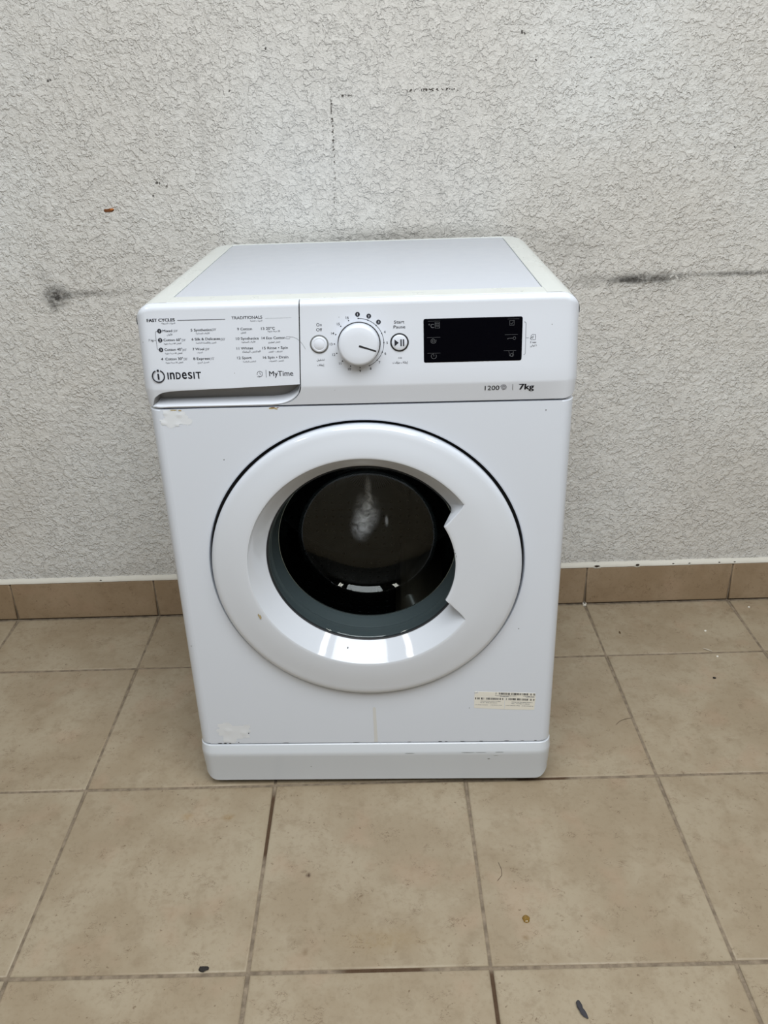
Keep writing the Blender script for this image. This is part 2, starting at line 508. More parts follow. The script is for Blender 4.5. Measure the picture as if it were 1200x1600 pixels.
# ---------------------------------------------------------------- the washing machine (millimetres, front face at y = 0)
wm = bpy.data.objects.new('washing_machine', None)
wm.empty_display_size = 0.2
wm.location = (0.51023, -0.00488, 0.0)
wm.rotation_euler = (0, 0, -0.0247105)
COL.objects.link(wm)
tag(wm, 'white front-loading washing machine with a round dark glass door, standing against the wall', 'washing machine')

HW, RC, DEPTH, ZTOP = 297.5, 18.0, 510.0, 851.0
DX, DZ = 0.0, 452.0      # axis of bowl and drum
OZ = -10.5               # the outer rim of the door sits lower than its bowl

def plan(s, rc=RC):
    """Point and outward normal on the plan outline: |s| <= flat is the front, beyond it the rounded corner, then the side."""
    flat = HW - rc
    a = abs(s); sg = 1 if s >= 0 else -1
    if a <= flat:
        return (s, 0.0), (0.0, -1.0)
    arc = rc * math.pi / 2
    if a <= flat + arc:
        t = (a - flat) / rc
        return (sg * (flat + rc * math.sin(t)), rc - rc * math.cos(t)), (sg * math.sin(t), -math.cos(t))
    return (sg * HW, rc + a - flat - arc), (sg * 1.0, 0.0)

FLAT = HW - RC
ARC = RC * math.pi / 2

def put(s, o, z, back=0.0):
    (x, y), (nx, ny) = plan(s)
    return (x + nx * o, y + ny * o + back, z)

def s_samples(s0, s1, n_flat=40, side=42.0):
    """Samples between two plan stations with extra ones round the corners."""
    out = []
    marks = sorted(set([-FLAT - ARC - side, -FLAT - ARC, -FLAT, -FLAT + 4, FLAT - 4, FLAT, FLAT + ARC, FLAT + ARC + side]))
    pts = [s0] + [m for m in marks if s0 < m < s1] + [s1]
    for a, b in zip(pts[:-1], pts[1:]):
        k = 12 if abs(abs((a + b) / 2) - FLAT - ARC / 2) < ARC / 2 else max(1, int(n_flat * (b - a) / (2 * FLAT)))
        out += [lerp(a, b, i / k) for i in range(k)]
    return out + [s1]

SIDE = FLAT + ARC + 42

# --- cabinet: front plate with the round opening, corners and sides
ZB, ZP = 96.0, 703.5
v, f = [], []
angs = [2 * math.pi * k / 144 for k in range(144)]
for cx in (-FLAT, FLAT):
    for cz in (ZB, ZP):
        angs.append(math.atan2(cz - DZ - OZ, cx - DX) % (2 * math.pi))
angs = sorted(set(angs))
def rect_hit(a):
    c, s_ = math.cos(a), math.sin(a)
    t = 1e9
    if c > 1e-9: t = min(t, (FLAT - DX) / c)
    if c < -1e-9: t = min(t, (-FLAT - DX) / c)
    if s_ > 1e-9: t = min(t, (ZP - DZ - OZ) / s_)
    if s_ < -1e-9: t = min(t, (ZB - DZ - OZ) / s_)
    return DX + t * c, DZ + OZ + t * s_
RH = 239.0
for ring in range(5):
    for a in angs:
        c, s_ = math.cos(a), math.sin(a)
        if ring == 0:
            x, z = rect_hit(a); v.append((x, 0, z))
        else:
            r, y = ((RH + 2.5, 0), (RH + 0.7, 0.7), (RH, 2.5), (RH, 16))[ring - 1]
            v.append((DX + r * c, y, DZ + OZ + r * s_))
f += grid_faces(5, len(angs), 0, True)
# returns along the top and bottom edge of the front plate
for z, dz in ((ZP, -2.0), (ZB, 2.0)):
    pass
for sg in (-1, 1):
    b = len(v)
    st = [sg * x for x in s_samples(FLAT, SIDE)]
    zs = (ZB, ZB + 0.01, ZP - 0.01, ZP)
    rows = [(-14, ZB), (-1.2, ZB), (0, ZB + 1.2), (0, ZP - 1.2), (-1.2, ZP), (-14, ZP)]
    for o, z in rows:
        v += [put(s, o, z) for s in st]
    f += grid_faces(len(rows), len(st), b)
    b = len(v)
    rows = [(12.0), (824.0)]
    ys = [RC + 42, 200, 350, DEPTH - 14, DEPTH]
    for z in rows:
        v += [(sg * (HW - (6 if y == DEPTH else 0)), y, z) for y in ys]
    f += grid_faces(2, len(ys), b)
b = len(v)
for z, o in ((ZP, 0), (ZP, -14)):
    v += [(-FLAT, -o, z), (FLAT, -o, z)]
f += grid_faces(2, 2, b)
b = len(v)
for z, o in ((ZB, 0), (ZB, -14)):
    v += [(-FLAT, -o, z), (FLAT, -o, z)]
f += grid_faces(2, 2, b)
b = len(v)
v += [(-HW + 6, DEPTH, 12), (HW - 6, DEPTH, 12), (HW - 6, DEPTH, 824), (-HW + 6, DEPTH, 824)]
f.append((b, b + 1, b + 2, b + 3))
v2, f2 = box(-HW + 4, HW - 4, 60, DEPTH - 2, 11, 13)
f += [tuple(i + len(v) for i in q) for q in f2]; v += v2
cabinet = mesh_object('cabinet', v, f, M['white'], wm, sharp=25)
for q in cabinet.data.polygons:      # large plane plates shade flat, only the bends are smooth
    if abs(q.normal.y) > 0.9999 or abs(q.normal.x) > 0.9999 or abs(q.normal.z) > 0.9999:
        q.use_smooth = False

# dark backing behind all the gaps of the front
v, f = box(-HW + 16, HW - 16, 15, 17, 20, 835)
bm = []
outer = [(-HW + 16, 20), (HW - 16, 20), (HW - 16, 835), (-HW + 16, 835)]
v, f = [], []
for a in angs:
    x, z = rect_hit(a)
    x = max(-HW + 16, min(HW - 16, x * 1.05)); z = DZ + (z - DZ) * 1.5
    v.append((x, 16, max(16, min(826, z))))
for a in angs:
    v.append((DX + 153.5 * math.cos(a), 16, DZ + 153.5 * math.sin(a)))
f = grid_faces(2, len(angs), 0, True)
mesh_object('front_backing', v, f, M['seat'], wm, smooth=False)

# --- control panel profile
ZCR = 735.0              # the crease between the sloping fascia and the strip under it
def z_top(x):
    t = max(0.0, min(1.0, (abs(x) - 272.0) / 25.5))
    return ZTOP - 25.0 * (1 - math.sqrt(max(0.0, 1 - t * t)))

def z_bot(s):
    return 706.0 + 10.0 * smoothstep(FLAT - 2, FLAT + ARC + 8, abs(s))

def fascia(z, s=0.0):
    """Outward offset of the panel face at height z."""
    k = 1 - 0.65 * smoothstep(FLAT - 25, FLAT + ARC, abs(s))
    if z <= ZCR:
        return lerp(1.0, lerp(1.0, 7.0, k), (z - 706.0) / (ZCR - 706.0))
    return lerp(lerp(1.0, 7.0, k), -1.0, (z - ZCR) / 105.0)

def x_seam(z):
    if z >= 737:
        return -79.0 + (z - 737) * 5.0 / 110
    t = min(1.0, (737 - z) / 30.5)
    return -79.0 - 38.0 * (1 - math.sqrt(max(0.0, 1 - t * t)))

def top_rows(s, zt):
    """Rounded top edge of the panel: (offset, z, shift to the rear) rows that run flat back to the worktop."""
    oz = fascia(zt - 9, s)
    y0 = plan(s)[0][1] - oz * abs(plan(s)[1][1])
    w = max(0.0, min(1.0, (12.8 - y0) / 12.8))
    out = []
    for i in range(7):
        a = math.pi / 2 * i / 6
        out.append((oz, zt - 9 * w + 9 * w * math.sin(a), 9 * w * (1 - math.cos(a))))
    out.append((oz, zt, max(0.0, 12.4 - y0)))
    out.append((oz, zt - 6, max(0.0, 12.6 - y0)))
    return out

def panel_column_rows(s, z0):
    (x, y), _ = plan(s)
    zt = z_top(x) if y < 12.8 else min(z_top(x), 821.5)
    rows = []
    for k in range(14):
        z = lerp(z0, ZCR - 1.2, k / 13) if z0 < ZCR - 2 else z0
        rows.append((fascia(z, s), z, 0.0))
    zz = max(z0, ZCR + 1.2)
    for k in range(6):
        z = lerp(zz, zt - 9, k / 5)
        rows.append((fascia(z, s), z, 0.0))
    return rows + top_rows(s, zt)

# panel: right of the drawer seam; its left edge follows the seam
v, f = [], []
NC = 64
base_s = s_samples(-79.0, SIDE)
cols = []
tpar = [(s + 79.0) / (SIDE + 79.0) for s in base_s]
nr = None
for t, s_ in zip(tpar, base_s):
    zb = z_bot(s_)
    rows = [(-12.0, zb, 0.0), (-1.0 + fascia(706) - 1, zb, 0.0)] + panel_column_rows(s_, zb + 0.8)
    nr = len(rows)
    cols.append(rows)
for r in range(nr):
    for t, s_, rows in zip(tpar, base_s, cols):
        o, z, back = rows[r]
        shift = (x_seam(z) + 0.7 + 79.0) * max(0.0, 1 - t * 2.6)
        v.append(put(s_ + shift, o, z, back))
f = grid_faces(nr, len(base_s))
# edge returning inward at the seam
b = len(v)
for r in range(nr):
    o, z, back = cols[0][r]
    for d in (0, 8):
        v.append(put(x_seam(z) + 0.7, o - d, z, back))
f += [(b + 2 * r, b + 2 * r + 1, b + 2 * r + 3, b + 2 * r + 2) for r in range(1, nr - 1)]
panel = mesh_object('control_panel', v, f, M['panel'], wm, sharp=30)

# --- detergent drawer front with the scooped grip along its lower edge
v, f, fm = [], [], []
ds = s_samples(-SIDE, -79.0, n_flat=150)
def arch(x):
    pts = [(-300, 706.6), (-289, 707.5), (-287.2, 712.5), (-285, 719.5), (-281, 724.5), (-273, 729.5), (-262, 732.0), (-240, 733.2), (-160, 735.6), (-100, 737.4), (-84, 738.0), (-79, 738.4)]
    if x <= pts[0][0]: return pts[0][1]
    for (a, za), (b_, zb) in zip(pts[:-1], pts[1:]):
        if x <= b_: return lerp(za, zb, (x - a) / (b_ - a))
    return pts[-1][1]
def lip_bottom(s):
    x = plan(s)[0][0]
    zb = z_bot(s)
    if x > -117:
        t = min(1.0, (x + 117) / 38.0)
        zb = 737.0 - 30.5 * math.sqrt(max(0.0, 1 - t * t))
    return zb
def add_grid(cols_rows, mat_of_row):
    nr_ = len(cols_rows[0]); b_ = len(v)
    for r in range(nr_):
        for c in cols_rows:
            v.append(c[r])
    nc = len(cols_rows)
    for r in range(nr_ - 1):
        for c in range(nc - 1):
            f.append((b_ + r * nc + c, b_ + r * nc + c + 1, b_ + (r + 1) * nc + c + 1, b_ + (r + 1) * nc + c)); fm.append(mat_of_row(r))
up, lo = [], []
for s_ in ds:
    x = plan(s_)[0][0]
    za = max(arch(x), z_bot(s_) + 0.6) if s_ > -FLAT - ARC else z_bot(s_) + 0.6
    zb = lip_bottom(s_)
    inside = smoothstep(-289, -284, x) * (1 if s_ > -FLAT - ARC else 0)
    zf = min(zb + 3.2 * max(0.25, inside), za - 0.02)
    rows = [(fascia(za, s_), za, 0.0)] + panel_column_rows(s_, za + 0.6)
    w = [(x_seam(z) - 0.7 + 79.0) * smoothstep(-160, -79, s_) if z >= 737 else 0.0 for o, z, back in rows]
    up.append([put(s_ + w_, o, z, back) for w_, (o, z, back) in zip(w, rows)])
    dep = 17.0 * inside
    zback = min(zf + 6.0 * inside, za - 0.01)
    ed = 1.0 if zb <= 708 or s_ < -117 else 1.0
    lo.append([put(s_, -10.0, zb), put(s_, fascia(zb, s_) - 1.2, zb), put(s_, fascia(zb, s_), zb + min(1.0, (zf - zb) * .4)),
               put(s_, fascia(zf, s_) - 0.2, max(zf - 0.8, zb + (zf - zb) * .6)), put(s_, fascia(zf, s_) - 1.5, zf),
               put(s_, fascia(zf, s_) - dep * 0.55, lerp(zf, zback, .4)), put(s_, fascia(zf, s_) - dep, zback),
               put(s_, fascia(za, s_) - dep - 2 * inside, max(zback, za - 1.0)),
               put(s_, fascia(za, s_) - 1.6 * inside, za - 0.4), put(s_, fascia(za, s_), za)])
add_grid(up, lambda r: 0)
add_grid(lo, lambda r: 1 if 6 <= r <= 7 else 0)
drawer = mesh_object('detergent_drawer', v, f, [M['panel'], M['recess']], wm, fmats=fm, sharp=35)

# --- worktop: rounded frame on the sides and the rear, a strip in front, and the inset board
def u_shape():
    """Outer and inner plan points of the frame from the left front round the rear to the right front."""
    pts = []
    for k in range(13):
        t = k / 12; pts.append(((-HW, lerp(12.5, DEPTH - 46, t)), (-252.5, lerp(12.5, 489, t))))
    for k in range(1, 11):
        a = math.pi / 2 * k / 11
        pts.append(((-HW + 44 - 44 * math.cos(a), DEPTH - 44 + 44 * math.sin(a)), (-252.5, 489.0)))
    for k in range(13):
        t = k / 12; pts.append(((lerp(-HW + 44, HW - 44, t), DEPTH), (lerp(-252.5, 252.5, t), 489.0)))
    for k in range(1, 11):
        a = math.pi / 2 * (1 - k / 11)
        pts.append(((HW - 44 + 44 * math.cos(a), DEPTH - 44 + 44 * math.sin(a)), (252.5, 489.0)))
    for k in range(13):
        t = k / 12; pts.append(((HW, lerp(DEPTH - 46, 12.5, t)), (252.5, lerp(489, 12.5, t))))
    return pts
U = u_shape()
rows = [(0.0, 822.0)]
for k in range(10):
    a = math.pi / 2 * k / 9
    rows.append((25.5 * (1 - math.cos(a)), ZTOP - 25 + 25 * math.sin(a)))
rows += [(34.0, ZTOP + 0.15), (44.4, ZTOP + 0.15), (45.0, ZTOP - 0.5), (45.0, ZTOP - 6)]
v, f = [], []
for d, z in rows:
    for (ox, oy), (ix, iy) in U:
        L = math.hypot(ix - ox, iy - oy)
        t = d / 45.0
        v.append((lerp(ox, ix, t), lerp(oy, iy, t), z))
f = grid_faces(len(rows), len(U))
b = len(v)
strip = [(12.5, ZTOP - 6), (12.5, ZTOP - .6), (13.1, ZTOP + .15), (44.4, ZTOP + .15), (45.0, ZTOP - .5), (45.0, ZTOP - 6)]
for y, z in strip:
    v += [(x, y, z) for x in (-252.6, -126, 0, 126, 252.6)]
f += grid_faces(len(strip), 5, b)
mesh_object('worktop_frame', v, f, M['frame'], wm, sharp=30)
v, f = [], []
for d, z in ((0, ZTOP - 8), (0, ZTOP - 0.9), (0.5, ZTOP - 0.35), (1.4, ZTOP - 0.1)):
    v += [(-251.4 + d, 45.5 + d, z), (251.4 - d, 45.5 + d, z), (251.4 - d, 488.0 - d, z), (-251.4 + d, 488.0 - d, z)]
f = grid_faces(4, 4, 0, True) + [(12, 13, 14, 15), (3, 2, 1, 0)]
mesh_object('worktop_board', v, f, M['top'], wm, sharp=60)

# --- kickplate and feet
v, f = [], []
ks = s_samples(-SIDE, SIDE)
rowsk = 11
def kick_rows(s):
    c = smoothstep(FLAT - 8, FLAT + ARC * 0.9, abs(s))
    zb = 10.0 + 16.0 * c ** 1.5
    k = 1 - 0.6 * smoothstep(FLAT - 10, FLAT + ARC, abs(s))
    return [(-16, zb), (-5, zb), (-1.5, zb + 1.5), (0.5, zb + 4), (0.8 * k, zb + 10), (3.0 * k, 45), (6.0 * k, 71), (6.6 * k, 77), (5.8 * k, 80.5), (1.2, 92.5), (0, 93.6), (-14, 94.2)]
for r in range(12):
    v += [put(s, *kick_rows(s)[r]) for s in ks]
f = grid_faces(12, len(ks))
kick = mesh_object('kickplate', v, f, M['kick'], wm, sharp=25)
for x in (-250, 250):
    for y in (45, 465):
        vv, ff = lathe([(0.1, -6), (13, -6), (14, 0), (22, 2), (23, 5), (23, 11), (21, 12)], 20)
        vv = [(x + a, y + c, 12 - (b_)) for a, b_, c in vv]
        mesh_object('foot', [(p[0], p[1], max(0.2, p[2])) for p in vv], ff, M['seat'], wm)

# --- door: ring with the grip bay, glass bowl, hinge side
door = bpy.data.objects.new('door', None)
door.parent = wm
door.location = (DX * .001, 0, DZ * .001)
COL.objects.link(door)
def r_in(deg):
    """Inner edge of the ring: wide round bay, and on the right the grip that reaches in to the glass."""
    d = (deg + 180) % 360 - 180
    k = min(max(0.0, min(1.0, (35.0 - d) / 5.6)), max(0.0, min(1.0, (d + 32.7) / 5.6)))
    k = 0.75 * k + 0.25 * smoothstep(0, 1, k)
    return lerp(177.0, 134.0, k), k
degs = []
d = -180.0
while d < 180:
    degs.append(d)
    a = abs(d)
    d += 0.35 if 25.0 <= a <= 37.5 else 2.0 if a > 40 else 1.25
rings = [(233.5, 8), (234.6, -1), (234.4, -5), (233.2, -8.2), (230.6, -10.4), (226.0, -12.0)]
v, f = [], []
nd = len(degs)
def pol(r, y, deg, dz=0.0):
    return (r * math.cos(math.radians(deg)), y, dz + r * math.sin(math.radians(deg)))
for r, y in rings:
    v += [pol(r, y, g, OZ) for g in degs]
def ring_y(r):
    u = max(0.0, min(1.0, (226.0 - r) / 49.0))
    return -12.0 - 6.1 * math.sin(u * math.pi / 2) ** 1.15 - max(0.0, 177.0 - r) * 0.006
face = [(0.1, 0), (0.22, 0), (0.36, 0), (0.5, 0), (0.65, 0), (0.8, 0), (0.9, 0), (0.96, 0.05), (0.985, 0.5), (1.0, 1.7)]
for t, roll in face:
    for g in degs:
        ri, k = r_in(g)
        r = lerp(226.0, ri, t)
        v.append(pol(r, ring_y(r) + roll, g, OZ * max(0.0, min(1.0, (r - 177.0) / 49.0))))
for w, y in ((0.0, -13.5), (0.35, -7.0), (0.7, 2.0), (1.0, 13.0)):
    for g in degs:
        ri, k = r_in(g)
        rc = lerp(177.0, 153.0, (y + 17) / 30.0)
        rg = lerp(ri, 137.0, min(1, w * 2)) if w < 0.6 else lerp(137.0, 153.0, (w - 0.6) / 0.4)
        v.append(pol(lerp(rc, rg, k), y if k < 0.5 else min(y, 13), g))
v += [pol(152.0, 14.0, g) for g in degs]
f = grid_faces(len(rings) + len(face) + 5, nd, 0, True)
mesh_object('door_ring', v, f, M['door'], door, sharp=32)
v, f = lathe([(153.2, 12.5), (151.0, 13.2), (149.0, 15.5), (147.5, 20), (141, 40), (131, 66), (121, 88), (113, 99), (100, 107), (80, 112.5), (50, 116.5), (20, 118), (1.0, 118.2)], 128, cap=True)
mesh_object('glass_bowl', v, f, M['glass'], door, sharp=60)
vv, ff = lathe([(153.6, 11.8), (152.2, 10.9), (151.2, 12.2), (151.2, 15)], 128, cap=False)
mesh_object('glass_rim', vv, ff, M['dark'], door)

# --- rubber gasket and drum behind the glass
v, f = lathe([(154, 15.5), (152.8, 24), (152.0, 31), (148.0, 33), (147.4, 35), (149.4, 39), (147.5, 43), (144.0, 54), (141.0, 60), (141.4, 63), (145.5, 66), (150, 70), (165, 76), (200, 80)], 128, (DX, 0, DZ), cap=False)
gasket = mesh_object('rubber_gasket', v, f, M['rubber'], wm)
vv, ff = lathe([(141.3, 59.6), (140.5, 59.9), (140.2, 60.6), (140.6, 61.3), (141.5, 61.5)], 128, (DX, 0, DZ), cap=False)
mesh_object('lip_highlight_ring', vv, ff, M['lip_highlight'], gasket)  # thin metal ring added to draw the bright highlight along the glass edge
def drum_mesh():
    prof = [(158, 82), (161, 79), (165, 80), (200, 84), (224, 92), (231, 104), (231, 190), (231, 280), (231, 370), (226, 386), (205, 394), (150, 388), (100, 384), (60, 372), (1, 370)]
    n = 96
    vv, ff = lathe(prof, n, (DX, 0, DZ), cap=True)
    o = mesh_object('drum', vv, ff, M['drum'], wm)
    me = o.data
    uv = me.uv_layers.new(name='UVMap')
    for p in me.polygons:
        for li in p.loop_indices:
            c = me.vertices[me.loops[li].vertex_index].co
            a = math.atan2(c.z - DZ * .001, c.x - DX * .001)
            r = math.hypot(c.z - DZ * .001, c.x - DX * .001)
            if c.y > 0.383 and r < 0.226:
                uv.data[li].uv = (c.x / 0.017, c.z / 0.017)
            else:
                uv.data[li].uv = (a * 0.231 / 0.017, c.y / 0.017)
    return o
drum = drum_mesh()
for k in range(3):
    a = math.radians(-68 + 120 * k)
    v, f = [], []
    ys = [112, 140, 250, 340, 376]
    hs = [30, 66, 72, 66, 30]
    for y, h in zip(ys, hs):
        for w, t in ((-52, 0), (-26, .55), (-12, .93), (0, 1.0), (12, .93), (26, .55), (52, 0)):
            r = 231 - h * t
            x, z = r, w
            v.append((DX + x * math.cos(a) - z * math.sin(a), y, DZ + x * math.sin(a) + z * math.cos(a)))
    f = grid_faces(5, 7)
    f += [tuple(range(7)), tuple(range(28, 35))]
    mesh_object('drum_lifter', v, f, M['lifter'], drum)

# ---------------------------------------------------------------- printing, dials, buttons
def face_y(z):
    return -fascia(z)

class Flat:
    """Flat print collected in panel coordinates (x, z); every piece lies a hair proud of the face."""
    def __init__(self): self.v, self.f, self.m = [], [], []
    def poly(self, pts, mat=0, lift=0.25):
        b = len(self.v)
        self.v += [(x, z, lift) for x, z in pts]
        self.f.append(tuple(range(b, b + len(pts)))); self.m.append(mat)
    def ribbon(self, pts, w, mat=0, lift=0.25, closed=False):
        n = len(pts); L = []
        for i in range(n):
            a = pts[(i - 1) % n] if closed or i > 0 else pts[i]
            c = pts[(i + 1) % n] if closed or i < n - 1 else pts[i]
            dx, dz = c[0] - a[0], c[1] - a[1]
            l = math.hypot(dx, dz) or 1
            L.append((-dz / l * w / 2, dx / l * w / 2))
        b = len(self.v)
        for (x, z), (nx, nz) in zip(pts, L):
            self.v += [(x + nx, z + nz, lift), (x - nx, z - nz, lift)]
        for i in range(n if closed else n - 1):
            j = (i + 1) % n
            self.f.append((b + 2 * i, b + 2 * i + 1, b + 2 * j + 1, b + 2 * j)); self.m.append(mat)
    def disc(self, x, z, r, mat=0, lift=0.25, n=24):
        self.poly([(x + r * math.cos(2 * math.pi * k / n), z + r * math.sin(2 * math.pi * k / n)) for k in range(n)], mat, lift)
    def text(self, s, x, z, w, h, bold=0.0, mat=0, lift=0.25, centre=False, uniform=False):
        tv, tf, x0, x1, z0, z1 = glyphs(s)
        if uniform:
            k = w / (x1 - x0); kz = k
        else:
            kz = h / CAP
            k = w / (x1 - x0) if w else kz
        if centre:
            x -= (x1 - x0) * k / 2
        # heavier weights: the same letters struck again a hair to the side
        sh = [0.0] if bold <= 0 else [-0.016 * bold, 0.016 * bold] if bold < 1.5 else [-0.022 * bold, 0.0, 0.022 * bold]
        for s_ in sh:
            b = len(self.v)
            self.v += [(x + (a - x0 + s_) * k, z + c * kz, lift) for a, c in tv]
            for q in tf:
                self.f.append(tuple(i + b for i in q)); self.m.append(mat)
    def build(self, name, mats, parent, surf=face_y):
        v = [(x, surf(z) - l, z) for x, z, l in self.v]
        return mesh_object(name, v, self.f, mats, parent, fmats=self.m, smooth=False)

AR = {}
def _ar(ch, iso, kinds):
    AR[ch] = (iso, kinds)
for ch, iso, kinds in (('ا', 0xFE8D, 2), ('أ', 0xFE83, 2), ('إ', 0xFE87, 2), ('ئ', 0xFE89, 4), ('ؤ', 0xFE85, 2), ('ء', 0xFE80, 1), ('ب', 0xFE8F, 4), ('ة', 0xFE93, 2),
                       ('ت', 0xFE95, 4), ('ث', 0xFE99, 4), ('ج', 0xFE9D, 4), ('ح', 0xFEA1, 4), ('د', 0xFEA9, 2), ('ر', 0xFEAD, 2), ('س', 0xFEB1, 4), ('ش', 0xFEB5, 4),
                       ('ص', 0xFEB9, 4), ('ض', 0xFEBD, 4), ('ط', 0xFEC1, 4), ('ع', 0xFEC9, 4), ('غ', 0xFECD, 4), ('ف', 0xFED1, 4), ('ق', 0xFED5, 4), ('ك', 0xFED9, 4),
                       ('ل', 0xFEDD, 4), ('م', 0xFEE1, 4), ('ن', 0xFEE5, 4), ('ه', 0xFEE9, 4), ('و', 0xFEED, 2), ('ي', 0xFEF1, 4)):
    _ar(ch, iso, kinds)
def shape_arabic(s):
    """Joined presentation forms in left-to-right drawing order."""
    out = []
    for word in s.split(' '):
        if not any(c in AR for c in word):
            out.append(word); continue
        g = ''; n = len(word); i = 0
        while i < n:
            c = word[i]
            if c == 'ل' and i + 1 < n and word[i + 1] in 'اأإ':
                prev = i > 0 and AR.get(word[i - 1], (0, 1))[1] == 4
                g += chr({'ا': 0xFEFB, 'أ': 0xFEF7, 'إ': 0xFEF9}[word[i + 1]] + (1 if prev else 0)); i += 2; continue
            if c not in AR:
                g += c; i += 1; continue
            iso, kinds = AR[c]
            prev = i > 0 and AR.get(word[i - 1], (0, 1))[1] == 4 and kinds > 1
            nxt = i + 1 < n and word[i + 1] in AR and AR[word[i + 1]][1] > 1 and kinds == 4
            g += chr(iso + (3 if prev and nxt else 2 if nxt else 1 if prev else 0)); i += 1
        out.append(g[::-1])
    return ' '.join(out[::-1])

_cache = {}
def glyphs(s, bold=0.0):
    key = (s, 0.0)
    if key not in _cache:
        c = bpy.data.curves.new('lettering', 'FONT')
        c.body = s; c.size = 1.0; c.resolution_u = 3; c.offset = 0.0
        o = bpy.data.objects.new('lettering', c)
        COL.objects.link(o)
        me = bpy.data.meshes.new_from_object(o.evaluated_get(bpy.context.evaluated_depsgraph_get()))
        tv = [(q.co.x, q.co.y) for q in me.vertices]
        tf = [tuple(p.vertices) for p in me.polygons]
        bpy.data.objects.remove(o); bpy.data.curves.remove(c); bpy.data.meshes.remove(me)
        xs = [a for a, _ in tv]; zs = [b for _, b in tv]
        _cache[key] = (tv, tf, min(xs), max(xs), min(zs), max(zs))
    return _cache[key]
CAP = glyphs('H')[5]

